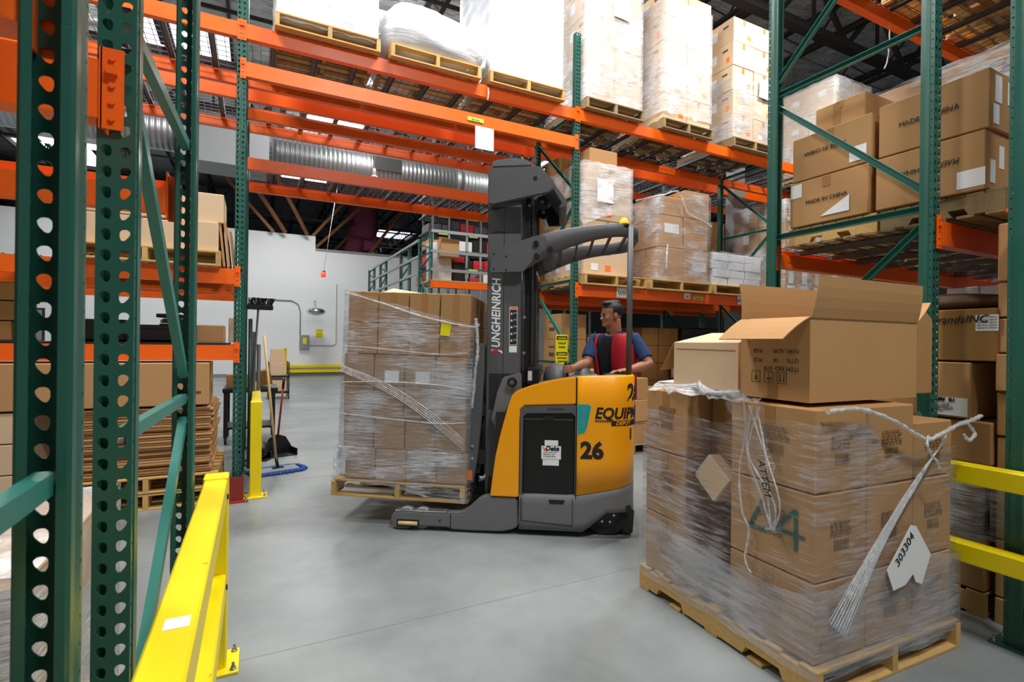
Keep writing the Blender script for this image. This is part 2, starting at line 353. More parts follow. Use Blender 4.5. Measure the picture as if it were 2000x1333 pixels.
def girder():
    b = MB(); L_ = 56
    b.box(0, L_, -.1, .1, 1.1, 1.25); b.box(0, L_, -.09, .09, 0, .14); n = 28
    for k in range(n):
        x = k * L_ / n; b.bar((x, 0, .1), (x + 1, 0, 1.15), .07, .09, (0, 1, 0)); b.bar((x + 1, 0, 1.15), (x + 2, 0, .1), .09, .07, (0, 1, 0)); b.bar((x + 1, 0, .1), (x + 1, 0, 1.15), .05, .05, (0, 1, 0))
    return b.mesh('roof_girder', M_darksteel)
G = girder()
for y in (5.9, 14.6, 26.0, 36): obj('girder', G, rf, (-22, y, CE - 1.45))
pp = MB().cyl((-22, 0, 0), (33, 0, 0), .04, 8).mesh('sprinkler_pipe', M_darksteel)
for y in (5.3, 8.7, 10.7, 16.4, 20.2, 28.2, 33): obj('sprinkler_pipe', pp, rf, (0, y, CE - 1.1))
# brown braces between roof and partition wall
for i, (p, q) in enumerate([((1.05, 23.3, 6.0), (-.9, 21.4, 8.5)), ((1.9, 23.3, 6.0), (.1, 20.6, 8.5)), ((2.3, 23.9, 5.6), (5.0, 24.6, 8.5)), ((.6, 23.4, 6.0), (-1.6, 23.4, 8.5)), ((2.1, 23.9, 6.0), (4.1, 23.9, 8.5)), ((4.6, 24.2, 5.5), (6.8, 25.0, 8.5)), ((2.9, 25.9, 5.4), (5.6, 26.9, 8.5))]):
    b = MB(); b.bar(p, q, .1, .12); b.build('brace', M_brownsteel, rf)
# columns
for i, (x, y) in enumerate([(8.15, 6.85), (8.15, 26), (-9, 6.75)]):
    b = MB(); b.cbox(x - .15, x + .15, y - .1, y + .1, 0, CE - 1.4, .01); o = b.build('building_column', M_column)
    tag(o, ['square grey building column between the rack rows right of the mast', 'square grey building column far behind the shelving', 'square grey building column at the far left racks'][i], 'column')
# lamps over the aisles
for i, (x, y, pw) in enumerate(LIGHTS):
    t = thing('high_bay_light', 'long high bay light fixture hung over the aisles', 'light', (x, y, 7.3), 0, 'high bay lights over the aisles')
    bb = MB(); bb.cbox(-.8, .8, -.25, .25, .08, .2, .02); o = obj('housing', cached('hb', lambda: bb.mesh('housing', M_white)), t)
    bb2 = MB()
    for k in range(4): bb2.cyl((-.75, -.18 + .12 * k, .05), (.75, -.18 + .12 * k, .05), .02, 8)
    obj('tube_lamp', cached('hbt', lambda: bb2.mesh('tube', M_lamp)), t)
    bb3 = MB(); bb3.cyl((-.6, 0, .2), (-.6, 0, .6), .006, 6); obj('hanger', cached('hbh', lambda: bb3.mesh('hanger', M_steel)), t); obj('hanger', CACHE['hbh'], t, (1.2, 0, 0))

# ---------------------------------------------------------------- ducts
t = thing('spiral_duct', 'large corrugated metal duct running high across the aisle', 'duct', (0, 12, 5.46))
b = MB(); n = 40
for x0, x1 in ((.25, 4.35), (4.42, 7.6)): b.tube([(x0, 0, 0), (x1, 0, 0)], .345, n)
b.build('duct_section', M_duct, t)
b = MB(); b.cyl((4.32, 0, 0), (4.46, 0, 0), .36, n); b.build('joint_band', M_steel, t)
b = MB(); b.box(2.3, 2.95, -.37, -.30, -.1, .2); b.build('air_grille', M_black, t)
b = MB(); b.cbox(-1.35, .2, -.42, .42, -.50, .42, .02); b.build('plenum_box', M_column, t)
b = MB(); b.tube([(-9, 0, .1), (-1.3, 0, .1)], .36, n); b.build('duct_section', M_duct, t)
t = thing('insulated_duct', 'pink insulated duct branching down above the back wall', 'duct', (4.75, 26.5, 5.2))
b = MB(); b.tube([(0, 0, 3.2), (0, 0, 2.0), (-.1, 0, 1.4)], [.75, .75, .7], 16); b.tube([(-.2, 0, 1.6), (-.5, 0, .8), (-.6, 0, .2)], [.5, .42, .38], 14); b.tube([(.2, 0, 1.6), (.5, 0, .8), (.75, 0, .1)], [.5, .44, .4], 14)
b.build('insulation', M_pink, t)
b = MB(); b.tube([(.45, 0, .95), (.6, 0, .4)], [.47, .46], 14); b.build('foil_band', M_chrome, t)

# ---------------------------------------------------------------- pallet racking
PITCH = .0508
def post_mesh(n, m, W_=.078, D_=.072):
    b = MB()
    def cell(xc, hw, zc, hole, P3):
        k = len(hole); zz = PITCH / 2
        rect = [(-hw, -zz), (0, -zz), (hw, -zz), (hw, 0), (hw, zz), (0, zz), (-hw, zz), (-hw, 0)]
        if k == 16: rect = dbl(rect)
        vs = [P3(xc + u, zc + w) for u, w in rect] + [P3(xc + u, zc + w) for u, w in hole]
        b.add(vs, [(i, (i + 1) % k, k + (i + 1) % k, k + i) for i in range(k)])
    def dbl(p): return [q for i in range(len(p)) for q in (p[i], ((p[i][0] + p[(i + 1) % len(p)][0]) / 2, (p[i][1] + p[(i + 1) % len(p)][1]) / 2))]
    def rnd_(p): n_ = len(p); return [((p[i - 1][0] + 6 * p[i][0] + p[(i + 1) % n_][0]) / 8, (p[i - 1][1] + 6 * p[i][1] + p[(i + 1) % n_][1]) / 8) if i % 2 == 0 else tuple((9 * (p[i - 1][k] + p[(i + 1) % n_][k]) - (p[i - 3][k] + p[(i + 3) % n_][k])) / 16 for k in (0, 1)) for i in range(n_)]
    TEAR = rnd_(dbl([(-.004, -.008), (.003, -.0138), (.0092, -.010), (.0112, .002), (.0088, .0115), (0, .0148), (-.0088, .0115), (-.0112, .003)]))
    sq = [(-.004, -.004), (0, -.004), (.004, -.004), (.004, 0), (.004, .004), (0, .004), (-.004, .004), (-.004, 0)]
    f0 = lambda u, w: (u, 0, w)
    for i in range(n):
        z = (i + .5) * PITCH; b_ = W_ / 2
        hl = TEAR; hr = [(-u, w) for u, w in hl]; hr = [hr[(4 - k) % 16] for k in range(16)]
        cell(-b_ / 2, b_ / 2, z, hl, f0); cell(b_ / 2, b_ / 2, z, hr, f0)
        cell(.011, .011, z, dbl(sq), lambda u, w: (-b_, u, w)); cell(.011, .011, z, dbl(sq), lambda u, w: (b_, u, w))
    H_ = n * PITCH; h = W_ / 2
    for s_ in (-1, 1):
        b.add([(s_ * h, .022, 0), (s_ * h, D_ - .006, 0), (s_ * (h - .006), D_, 0), (s_ * (h - .02), D_, 0), (s_ * h, .022, H_), (s_ * h, D_ - .006, H_), (s_ * (h - .006), D_, H_), (s_ * (h - .02), D_, H_)], [(0, 1, 5, 4), (1, 2, 6, 5), (2, 3, 7, 6)])
    me = b.mesh('rack_post', m)
    bm = bmesh.new(); bm.from_mesh(me); bmesh.ops.remove_doubles(bm, verts=bm.verts, dist=1e-5); bmesh.ops.recalc_face_normals(bm, faces=bm.faces)
    bmesh.ops.solidify(bm, geom=bm.faces[:], thickness=.0025); bm.to_mesh(me); bm.free(); me.update()
    return me
POST = post_mesh(108, M_green); POSTL = post_mesh(50, M_green); POST0 = {'full': POST}
BP = MB().cbox(-.07, .07, -.05, .11, 0, .01, .002).mesh('base_plate', M_green)
def bolt_mesh():
    b = MB(); b.cyl((0, 0, 0), (0, 0, .03), .006, 8); b.cyl((0, 0, .004), (0, 0, .014), .011, 6); b.cyl((0, 0, 0), (0, 0, .004), .014, 12); return b.mesh('anchor_bolt', M_chrome)
BOLT = bolt_mesh()
def brace_mesh(key, p0, p1, m):
    return cached(('brace', key), lambda: (MB().channel(p0, p1, .038, .03, .003, (1, 0, 0))).mesh('brace', m, True))
LV = [.18, 1.25, 2.32, 3.39, 4.46]
def rack_frame(x, y0, y1, label, group=None, post=None, levels=LV, flip=0, diag=True, hi=None):
    """upright frame: two perforated posts y0 (front) and y1 (rear), channel bracing"""
    post = post or POST; D = y1 - y0
    t = thing('rack_frame', label, 'rack frame', (x, y0, 0), 0, group)
    obj('post', post, t); o = obj('post', post, t, (0, D, 0)); o.rotation_euler = (0, 0, pi)
    for yy, r in ((0, 0), (D, pi)):
        o = obj('base_plate', BP, t, (0, yy, 0)); o.rotation_euler = (0, 0, r)
        for sx in (-1, 1):
            o = obj('anchor_bolt', BOLT, t, (sx * .055, yy + (-.03 if yy == 0 else .03), .01))
    for z in levels:
        obj('brace', brace_mesh(('h', round(D, 3)), (0, .05, 0), (0, D - .05, 0), M_teal), t, (0, 0, z))
    if diag:
        for i in range(len(levels) - 1):
            up = (i % 2 == 0) ^ bool(flip); z0, z1 = levels[i] + .1, levels[i + 1] - .09
            pa, pb = ((0, .055, 0), (0, D - .055, z1 - z0)) if up else ((0, D - .055, 0), (0, .055, z1 - z0))
            obj('diagonal_brace', brace_mesh(('d', round(D, 3), up, round(z1 - z0, 2)), pa, pb, M_teal), t, (0, 0, z0))
    return t
def beam_mesh(L_, h=.14):
    b = MB(); poly = [(0, -h), (0, 0), (.026, 0), (.026, -.04), (.066, -.04), (.066, -h)]
    b.prism(poly, .0, L_, lambda u, v, t: (t, u, v)); return b.mesh('rail', M_orange, True)
def conn_mesh():
    b = MB(); b.box(-.046, 0, -.004, .001, -.165, .03); b.box(-.003, .003, -.004, .066, -.165, .03)
    for z in (.005, -.06, -.10, -.14): b.cyl((-.023, -.004, z), (-.023, -.009, z), .007, 8)
    b.box(-.034, -.012, -.016, -.003, -.035, -.015); return b.mesh('end_connector', M_orange, True)
CONN = conn_mesh()
def rack_beam(x0, x1, y, z, label, back=False, h=.14, group=None):
    """step beam between posts; face at y looking to -Y (or +Y when back)"""
    L_ = x1 - x0 - .07
    t = thing('rack_beam', label, 'rack beam', (x0 + .035, y - .006, z), 0, group)
    if back: t.location = (x1 - .035, y + .006, z); t.rotation_euler = (0, 0, pi)
    obj('rail', cached(('rail', round(L_, 3), h), lambda: beam_mesh(L_, h)), t)
    obj('end_connector', CONN, t); o = obj('end_connector', CONN, t, (L_, 0, 0)); o.scale = (-1, 1, 1)
    return t
def deck_meshes(w, D):
    b = MB(); nx = int(w / .075); ny = int(D / .1)
    for i in range(nx + 1):
        x = -w / 2 + w * i / nx; b.box(x - .0025, x + .0025, -.032, D + .032, 0, .005); b.box(x - .0025, x + .0025, -.034, -.029, -.03, .005)
    for j in range(ny + 1):
        y = D * j / ny; b.box(-w / 2, w / 2, y - .0025, y + .0025, -.004, 0)
    b.box(-w / 2, w / 2, -.035, -.03, -.03, -.025)
    c = MB(); c.channel((0, .0, -.02), (0, D, -.02), .055, .03, .003, (0, 0, 1))
    return b.mesh('wire_mesh', M_wire), c.mesh('support_channel', M_chan, True)
def wire_deck(xc, y0, z, w, D, label, group):
    wm, ch = cached(('deck', round(w, 2), round(D, 2)), lambda: deck_meshes(w, D))
    t = thing('wire_deck', label, 'wire deck', (xc, y0, z), 0, group)
    o = obj('wire_mesh', wm, t); o['kind'] = 'stuff'
    for k in (-1, 0, 1): obj('support_channel', ch, t, (k * w * .34, 0, -.004))
    return t
def decks(x0, x1, y0, y1, z, where, skip=()):
    n = 3; w = (x1 - x0 - .14) / n
    for i in range(n):
        if i in skip: continue
        wire_deck(x0 + .07 + w * (i + .5), y0 + .034, z + .006, w - .03, y1 - y0 - .068, 'wire deck, ' + where, 'wire decks, ' + where)

XL, XR = -.15, 3.65
ROWS = {1: (.13, 1.2), 2: (1.55, 2.62), 3: (5.5, 6.57), 4: (6.9, 7.97)}
# near frames: rows 1 and 2 end at the cross aisle
rack_frame(-.322, .13, 1.2, 'green perforated upright frame at the left edge, nearest the camera', diag=False)
rack_frame(-.31, 1.55, 2.62, 'green perforated upright frame with diagonal braces behind the left yellow guard').rotation_euler = (0, 0, -.036)
rack_frame(-4.05, 1.55, 2.62, 'green upright frame at the far left end of the near rack')
rack_frame(3.50, 1.55, 2.62, 'tall green upright frame behind the big open carton')
rack_frame(3.44, .13, 1.2, 'green upright frame bolted to the floor at the right edge')
rack_frame(7.25, 1.55, 2.62, 'green upright frame at the right end of the near right rack')
# main rack across the aisle (row 3) and its back to back partner (row 4)
nm = {-7.65: 'second bay end left of the aisle tunnel', -3.9: 'left end of the bay left of the aisle tunnel', XL: 'left side of the aisle tunnel', XR: 'right side of the aisle tunnel', 7.4: 'right end of the loaded bay by the grey column', 11.15: 'far right end of the main rack'}
for x, w_ in nm.items():
    fr = rack_frame(x, 5.5, 6.57, 'green front rack frame, ' + w_, flip=1)
    if x == 7.4: pass
    rack_frame(x, 6.9, 7.97, 'green rear rack frame, ' + w_, flip=1)
bays = [(-7.65, -3.9), (-3.9, XL), (XL, XR), (XR, 7.4), (7.4, 11.15)]
bn = ['second bay left of the tunnel', 'bay left of the tunnel', 'bay over the tunnel', 'bay right of the tunnel', 'far right bay']
for (x0, x1), n_ in zip(bays, bn):
    for row, fr_ in ((3, 'front rack'), (4, 'rear rack')):
        y0, y1 = ROWS[row]
        rack_beam(x0, x1, y0, 4.51, 'orange front beam of the top level, %s, %s' % (n_, fr_))
        rack_beam(x0, x1, y1, 4.51, 'orange back beam of the top level, %s, %s' % (n_, fr_), True)
        decks(x0, x1, y0, y1, 4.51, 'top level of the %s, %s' % (fr_, n_))
        if n_ != 'bay over the tunnel':
            z = 2.17 if x0 < 0 else 2.26
            rack_beam(x0, x1, y0, z, 'orange front beam of the middle level, %s, %s' % (n_, fr_))
            rack_beam(x0, x1, y1, z, 'orange back beam of the middle level, %s, %s' % (n_, fr_), True)
            if row == 3 or x0 > 0: decks(x0, x1, y0, y1, z, 'middle level of the %s, %s' % (fr_, n_))
rack_beam(XL, XR, 5.5, 4.15, 'plain orange beam with a white sheet, lowest across the tunnel front')
rack_beam(XL, XR, 6.57, 4.15, 'plain orange beam low at the back of the front tunnel bay', True)
for y, bk in ((6.9, 0), (7.97, 1)): rack_beam(XL, XR, y, 3.69, 'orange %s beam of the lowest deck over the tunnel, rear rack' % ('back' if bk else 'front'), bool(bk))
decks(XL, XR, 6.9, 7.97, 3.69, 'lowest level over the tunnel, rear rack')
rack_beam(-3.9, XL, 5.5, 1.45, 'orange beam just above the long brown carton, left bay')
rack_beam(-3.9, XL, 6.57, 1.45, 'orange back beam behind the long brown carton, left bay', True)
rack_beam(-7.65, -3.9, 5.5, 1.45, 'orange low beam of the second bay left of the tunnel')
# near racks
for x0, x1, s_, ax in ((-4.05, -.305, 'left', 0), (3.50, 7.25, 'right', 1)):
    z = 2.17 if not ax else 2.24
    for y, bk in ((1.55, 0), (2.62, 1)):
        rack_beam(x0, x1, y, z, 'orange %s beam of the middle level, near %s rack' % ('aisle side' if bk else 'flue side', s_), bool(bk))
        rack_beam(x0, x1, y, 4.51, 'orange %s beam of the top level, near %s rack' % ('aisle side' if bk else 'flue side', s_), bool(bk))
    decks(x0, x1, 1.55, 2.62, z, 'middle level of the near %s rack' % s_, skip=() if ax else (0, 1, 2)); decks(x0, x1, 1.55, 2.62, 4.51, 'top level of the near %s rack' % s_, skip=() if ax else (0, 1))
rack_beam(-4.1, -.322, 1.2, 2.17, 'orange beam crossing the top left corner, nearest the camera', True)
rack_beam(3.44, 7.2, 1.2, 2.24, 'orange beam of the nearest rack at the right edge', True)
# ---------------------------------------------------------------- pallets and cartons
def pallet(x, y, z, label, group=None, w=1.02, d=1.12, rz=0, m=None, name='wooden_pallet', notch=False):
    """origin at front left corner, boards run along x, stringers along y, 0.14 high"""
    m = m or M_wood
    t = thing(name, label, 'pallet', (x, y, z), rz, group)
    bd = cached(('pb', round(w, 2), m.name), lambda: (MB().cbox(0, w, 0, .085, 0, .016, .002)).mesh('deck_board', m, True))
    for k in range(7): obj('deck_board', bd, t, (0, k * (d - .085) / 6, .122)).rotation_euler = (0, 0, random.uniform(-.004, .004))
    for k in range(5): obj('bottom_board', bd, t, (0, k * (d - .085) / 4, 0))
    def st():
        b = MB(); a = .16
        poly = [(0, .016), (0, .122), (d, .122), (d, .016), (d - a, .016), (d - a - .02, .055), (d - a - .2, .055), (d - a - .22, .016), (a + .22, .016), (a + .2, .055), (a + .02, .055), (a, .016)]
        b.prism(poly, 0, .04, lambda u, v, t_: (t_, u, v)); return b.mesh('stringer', m, True)
    sm = cached(('ps', round(d, 2), m.name), st)
    for k in (0, .5, 1): obj('stringer', sm, t, (k * (w - .04), 0, 0))
    return t
def flat_part(name, face, u, v, w, h, m, size, parent, label=None, th=.0012, off=0):
    """label/tape glued on a face of a carton of given size (origin at front left bottom)"""
    W_, D_, H_ = size; e = .0004 + off
    key = ('fp', name, face, round(w, 3), round(h, 3), m.name)
    if face == 'F': me = cached(key, lambda: MB().box(-w / 2, w / 2, -th, 0, -h / 2, h / 2).mesh(name, m)); loc = (u * W_, -e, v * H_)
    elif face == 'B': me = cached(key, lambda: MB().box(-w / 2, w / 2, 0, th, -h / 2, h / 2).mesh(name, m)); loc = (u * W_, D_ + e, v * H_)
    elif face == 'L': me = cached(key, lambda: MB().box(-th, 0, -w / 2, w / 2, -h / 2, h / 2).mesh(name, m)); loc = (-e, u * D_, v * H_)
    elif face == 'R': me = cached(key, lambda: MB().box(0, th, -w / 2, w / 2, -h / 2, h / 2).mesh(name, m)); loc = (W_ + e, u * D_, v * H_)
    else: me = cached(key, lambda: MB().box(-w / 2, w / 2, -h / 2, h / 2, 0, th).mesh(name, m)); loc = (u * W_, v * D_, H_ + e)
    o = obj(name, me, parent, loc)
    if label: o['label'] = label
    return o
def carton(x, y, z, w, d, h, label, group=None, m=None, feats=(), rz=0, tape=True, name='cardboard_box', cat='box', tilt=None):
    m = m or M_card
    t = thing(name, label, cat, (x, y, z), rz, group)
    if tilt: t.rotation_euler = tilt
    g = .003
    obj('body', cached(('carton', round(w, 3), round(d, 3), round(h, 3), m.name), lambda: (MB().cbox(g, w - g, g, d - g, .001, h - .002, .006)).mesh('body', m, True)), t)
    if tape:
        tw = min(.055, w * .2)
        flat_part('tape', 'T', .5, .5, w - .02 if tape != 'y' else tw, tw if tape != 'y' else d - .02, M_tape, (w, d, h), t, off=-.0018)
        if tape == 'y': flat_part('tape', 'F', .5, .86, tw, h * .22, M_tape, (w, d, h), t, off=-.0025)
        else: flat_part('tape', 'L', .5, .86, tw, h * .22, M_tape, (w, d, h), t, off=-.0025)
    for f in feats: flat_part(*f[:7], (w, d, h), t, label=f[7] if len(f) > 7 else None, off=-.0022 if f[1] != 'T' else -.0012)
    return t
ORD = ['bottom', 'second', 'third', 'fourth', 'fifth', 'sixth', 'seventh', 'eighth']
def tiername(k, n): return 'top' if k == n - 1 else ORD[k]
def colname(k, n): return {1: [''], 2: ['left', 'right'], 3: ['left', 'middle', 'right'], 4: ['leftmost', 'second', 'third', 'rightmost']}[n][k]
def load(x, y, z, nx, ny, nz, w, d, h, desc, m=None, feats=lambda i, j, k: (), jit=.006, rz=0, tape='y', rows=None, keepall=False):
    """stack of cartons; rows hidden inside the stack are left out"""
    c_, s_ = cos(rz), sin(rz)
    for k in range(nz):
        for j in range(ny):
            for i in range(nx):
                if not keepall and i > 0 and j > 0 and k < nz - 1: continue
                if callable(rows) and not rows(i, j, k): continue
                dx, dy = i * w + random.uniform(-jit, jit), j * d + random.uniform(-jit, jit)
                dep = '' if j == 0 else ('back ' if ny > 1 else '')
                lb = '%s%s%s box %s' % (tiername(k, nz) + ' tier ', dep, colname(i, nx), desc)
                carton(x + c_ * dx - s_ * dy, y + s_ * dx + c_ * dy, z + k * (h + .001), w - .004, d - .004, h, ' '.join(lb.split()), 'boxes ' + desc, m, feats(i, j, k), rz, tape)
def film(x0, x1, y0, y1, z0, z1, label, m=None, seed=0, bulge=.012, top=False, drape=None, rz=0, loc=None, cat='plastic wrap', topfn=None, waves=1.0):
    """film wound round a load: four wrinkled walls hugging it"""
    rnd = random.Random(seed); b = MB(); nz = max(6, int((z1 - z0) / .05)); per = []
    N_ = 14
    for i in range(N_): per.append((x0 + (x1 - x0) * i / N_, y0, 0, -1))
    for i in range(N_): per.append((x1, y0 + (y1 - y0) * i / N_, 1, 0))
    for i in range(N_): per.append((x1 - (x1 - x0) * i / N_, y1, 0, 1))
    for i in range(N_): per.append((x0, y1 - (y1 - y0) * i / N_, -1, 0))
    n = len(per); ph = [rnd.uniform(0, 6.28) for _ in range(6)]; rings = []
    for k in range(nz + 1):
        r = []
        for i, (px, py, ax, ay) in enumerate(per):
            zt = topfn(i / n) if topfn else z1
            zb = (drape(i / n) if drape else z0); z = zb + (zt - zb) * k / nz
            e = .006 + bulge * (.5 + .5 * sin(z * 31 + ph[0] + i * .4) * sin(i * .9 + ph[1]) + .5 * rnd.random())
            if i % N_ == 0: e = .008; ax2 = ax if ax else -1 if i == 0 else 1; 
            cx = -1 if abs(px - x0) < 1e-6 else 1 if abs(px - x1) < 1e-6 else 0; cy = -1 if abs(py - y0) < 1e-6 else 1 if abs(py - y1) < 1e-6 else 0
            r.append((px + cx * e, py + cy * e, z + .006 * sin(i * 1.7 + k)))
        rings.append(r)
    b.loft(rings, caps=False)
    if top: b.add([(x0, y0, z1), (x1, y0, z1), (x1, y1, z1), (x0, y1, z1)], [(0, 1, 2, 3)])
    o = b.build('stretch_wrap', m or M_wrap, None, fix=False); tag(o, label, cat)
    if loc: o.location = loc
    o.rotation_euler = (0, 0, rz)
    return o
def rope(pts, r, label, parent=None, m=None, name='film_strand', seed=1, n=7, cat='plastic wrap'):
    """bunched strand of film through points, lumpy"""
    rnd = random.Random(seed); P_ = [Vector(p) for p in pts]; out = []; rs = []
    for i in range(len(P_) - 1):
        for k in range(8):
            t = k / 8; p0 = P_[max(i - 1, 0)]; p1 = P_[i]; p2 = P_[i + 1]; p3 = P_[min(i + 2, len(P_) - 1)]
            q = .5 * ((2 * p1) + (-p0 + p2) * t + (2 * p0 - 5 * p1 + 4 * p2 - p3) * t * t + (-p0 + 3 * p1 - 3 * p2 + p3) * t ** 3)
            out.append(q + Vector([rnd.uniform(-1, 1) * r * .2 for _ in range(3)])); rs.append(r * rnd.uniform(.6, 1.3))
    b = MB(); b.tube(out, rs, n); o = b.build(name, m or M_wrap_rope, parent)
    if parent is None: tag(o, label, cat)
    return o

# ---- top level of the main rack (Z 4.51)
ZT = 4.518; ZP = ZT + .14
names = ['far left wrapped load above the tunnel', 'low bulging load above the tunnel', 'white wrapped load left of the tall green post', 'orange labelled stack right of the tall green post', 'second orange labelled stack on the top level', 'third orange labelled stack on the top level', 'crate stack at the top far right']
TX = [(.13, 1.13), (1.24, 2.27), (2.38, 3.40), (3.72, 4.66), (5.0, 5.96), (6.38, 7.36), (8.9, 10.05)]
for (x0, x1), nm_ in zip(TX, names):
    pallet(x0, 5.40, ZT, 'old pallet under the ' + nm_, 'pallets on the top level', w=round(x1 - x0, 2), d=1.16, m=M_woodold if TX.index((x0, x1)) in (3, 4, 5) else M_wood)
load(.16, 5.45, ZP, 1, 1, 3, .94, 1.02, .5, 'of the far left load above the tunnel', M_white_box)
film(.155, 1.105, 5.445, 6.475, ZP - .06, ZP + 1.56, 'thick white wrap over the far left load above the tunnel', M_wrap_heavy, 1, .02, drape=lambda t: ZP - .07 + .10 * (1 - abs(2 * t - .3)) * .3)
load(1.32, 5.46, ZP, 2, 1, 1, .42, .9, .36, 'inside the low bulging load above the tunnel', M_white_box)
def blob(x0, x1, y0, y1, z0, z1, label, m, seed):
    rnd = random.Random(seed); rings = []
    for k in range(13):
        t = k / 12; prof = [.80, .92, .98, 1.0, 1.03, 1.02, .99, 1.0, .98, .96, .93, .88, .55][k]; r = []
        for i in range(56):
            a = 2 * pi * i / 56; c_, s_ = cos(a), sin(a); q = (abs(c_) ** 5 + abs(s_) ** 5) ** (-1 / 5)
            w = prof * (1 + rnd.uniform(-.018, .018) + .015 * sin(5 * a + k)); r.append(((x0 + x1) / 2 + c_ * q * w * (x1 - x0) / 2, (y0 + y1) / 2 + s_ * q * w * (y1 - y0) / 2, z0 + (z1 - z0) * t + .035 * sin(3 * a + 1) * t))
        rings.append(r)
    b = MB(); b.loft(rings); return tag(b.build('stretch_wrap', m), label, 'plastic wrap')
blob(1.16, 2.34, 5.38, 6.5, ZP - .03, ZP + .52, 'white plastic sheeting bulging over the low load above the tunnel', M_wrap_heavy, 4)
load(2.42, 5.45, ZP, 1, 1, 3, .94, 1.02, .52, 'of the white load left of the tall green post', M_white_box)
film(2.41, 3.375, 5.44, 6.475, ZP - .03, ZP + 1.6, 'thick white wrap round the load left of the tall green post', M_wrap_heavy, 3, .02)
def f_tall(i, j, k):
    r = [('shipping_label', 'F', .3, .35, .09, .075, M_paper), ('orange_sticker', 'F', .74, .3, .08, .065, M_orlabel)] if (i + k) % 2 == 0 else [('shipping_label', 'F', .34, .3, .09, .075, M_paper)]
    if i == 0: r += [('shipping_label', 'L', .72, .55, .11, .14, M_paper), ('printed_mark', 'L', .3, .72, .1, .03, M_printbrown)] + ([('red_sticker', 'L', .2, .3, .06, .08, M_orlabel)] if k % 2 else [])
    return r
load(3.75, 5.45, ZP, 2, 2, 5, .445, .51, .372, 'of the first stack right of the tall green post', M_cardlt, f_tall)
load(5.03, 5.45, ZP, 2, 2, 5, .455, .51, .368, 'of the second tall stack on the top level', M_cardlt, f_tall)
load(6.41, 5.45, ZP, 2, 2, 5, .46, .51, .368, 'of the third tall stack on the top level', M_cardlt, f_tall)
film(3.745, 4.645, 5.445, 6.475, ZP, ZP + 1.87, 'milky wrap round the first tall stack on the top level', M_wrap_milky, 5)
film(5.025, 5.945, 5.445, 6.475, ZP + .1, ZP + 1.7, 'milky wrap round the second tall stack on the top level', M_wrap_milky, 6)
film(6.405, 7.335, 5.445, 6.475, ZP, ZP + .95, 'loose wrap round the lower half of the third tall stack', M_wrap, 7)
for i, (x, z) in enumerate([(3.98, 5.95), (6.78, 5.52)]):
    o = MB().box(-.13, .13, -.002, 0, -.15, .15).build('paper_sheet', M_paper); o.location = (x + .3, 5.415, z); o.rotation_euler = (0, .04, 0); tag(o, ['large white sheet under the wrap of the first tall stack', 'white sheet taped to the third tall stack'][i], 'paper')
load(8.95, 5.45, ZP, 2, 2, 3, .52, .5, .52, 'of the crate stack at the top far right', M_cardlt, lambda i, j, k: [('shipping_label', 'L', .5, .6, .14, .1, M_paper)] if i == 0 else [('shipping_label', 'F', .5, .5, .2, .2, M_paper)])
film(8.945, 10.0, 5.445, 6.46, ZP + .1, ZP + 1.58, 'wrap round the crate stack at the top far right', M_wrap_milky, 9)

# ---- middle level right (Z 2.26)
ZM = 2.268; ZQ = ZM + .14
pallet(3.72, 5.40, ZM, 'pallet left of the paper sign on the middle orange beam', 'pallets on the middle level', w=1.02, m=M_wood)
pallet(4.80, 5.40, ZM, 'pallet under the brown wrapped cartons beside the grey guard pole', 'pallets on the middle level', w=1.16, m=M_wood)
pallet(6.02, 5.40, ZM, 'pallet under the silver white packages', 'pallets on the middle level', w=1.2, m=M_wood)
load(3.74, 5.46, ZQ, 1, 2, 4, .77, .5, .355, 'of the light stack behind the green post', M_cardlt, lambda i, j, k: [('shipping_label', 'F', .22, .28, .11, .09, M_paper), ('orange_sticker', 'F', .5, .26, .09, .07, M_orlabel), ('shipping_label', 'L', .3, .4, .1, .12, M_paper), ('shipping_label', 'L', .75, .4, .1, .12, M_paper)] if k % 2 == 0 else [('red_sticker', 'L', .4, .4, .1, .08, M_orlabel), ('shipping_label', 'L', .75, .4, .1, .12, M_paper)])
film(3.735, 4.51, 5.455, 6.47, ZQ + .72, ZQ + 1.45, 'white wrap gathered round the upper half of the light stack', M_wrap_milky, 12, .02, drape=lambda t: ZQ + .62 + .18 * sin(t * 9))
o = MB().box(-.13, .13, -.002, 0, -.15, .15).build('paper_sheet', M_paper); o.location = (4.05, 5.43, 3.5); tag(o, 'white sheet under the wrap of the light stack behind the green post', 'paper')
carton(3.86, 5.52, ZQ + 1.425, .45, .5, .24, 'plain brown box on top of the light wrapped stack', None, M_card)
carton(3.72, 6.04, ZQ + 1.425, .42, .42, .26, 'brown box behind the plain one on the light stack', None, M_carddk)
def f_m2(i, j, k):
    if j == 0 and (i, k) == (0, 1): return [('shipping_label', 'F', .55, .6, .27, .13, M_paper)]
    if j == 0 and (i, k) == (1, 0): return [('shipping_label', 'F', .62, .5, .27, .14, M_paper)]
    return []
for i in range(2):
    for j in range(2):
        for k in range(3):
            if i and j and k < 2: continue
            hh = [.47, .45, .26 if i == 0 else .40][k]; zz = ZQ + [0, .471, .922][k]
            carton(4.97 + i * .49 + random.uniform(-.01, .01), 5.46 + j * .5, zz, .485, .495, hh, ' '.join(('%s tier %s %s brown carton of the wrapped load beside the guard pole' % (tiername(k, 3), 'back' if j else 'front', colname(i, 2))).split()), 'brown cartons beside the guard pole', M_card, f_m2(i, j, k), random.uniform(-.01, .01))
film(4.96, 5.96, 5.45, 6.47, ZQ - .02, ZQ + 1.2, 'clear wrap with folds round the brown cartons beside the guard pole', M_wrap, 14, .02, topfn=lambda t: ZQ + 1.16 + (.12 if .1 < t < .4 else 0))
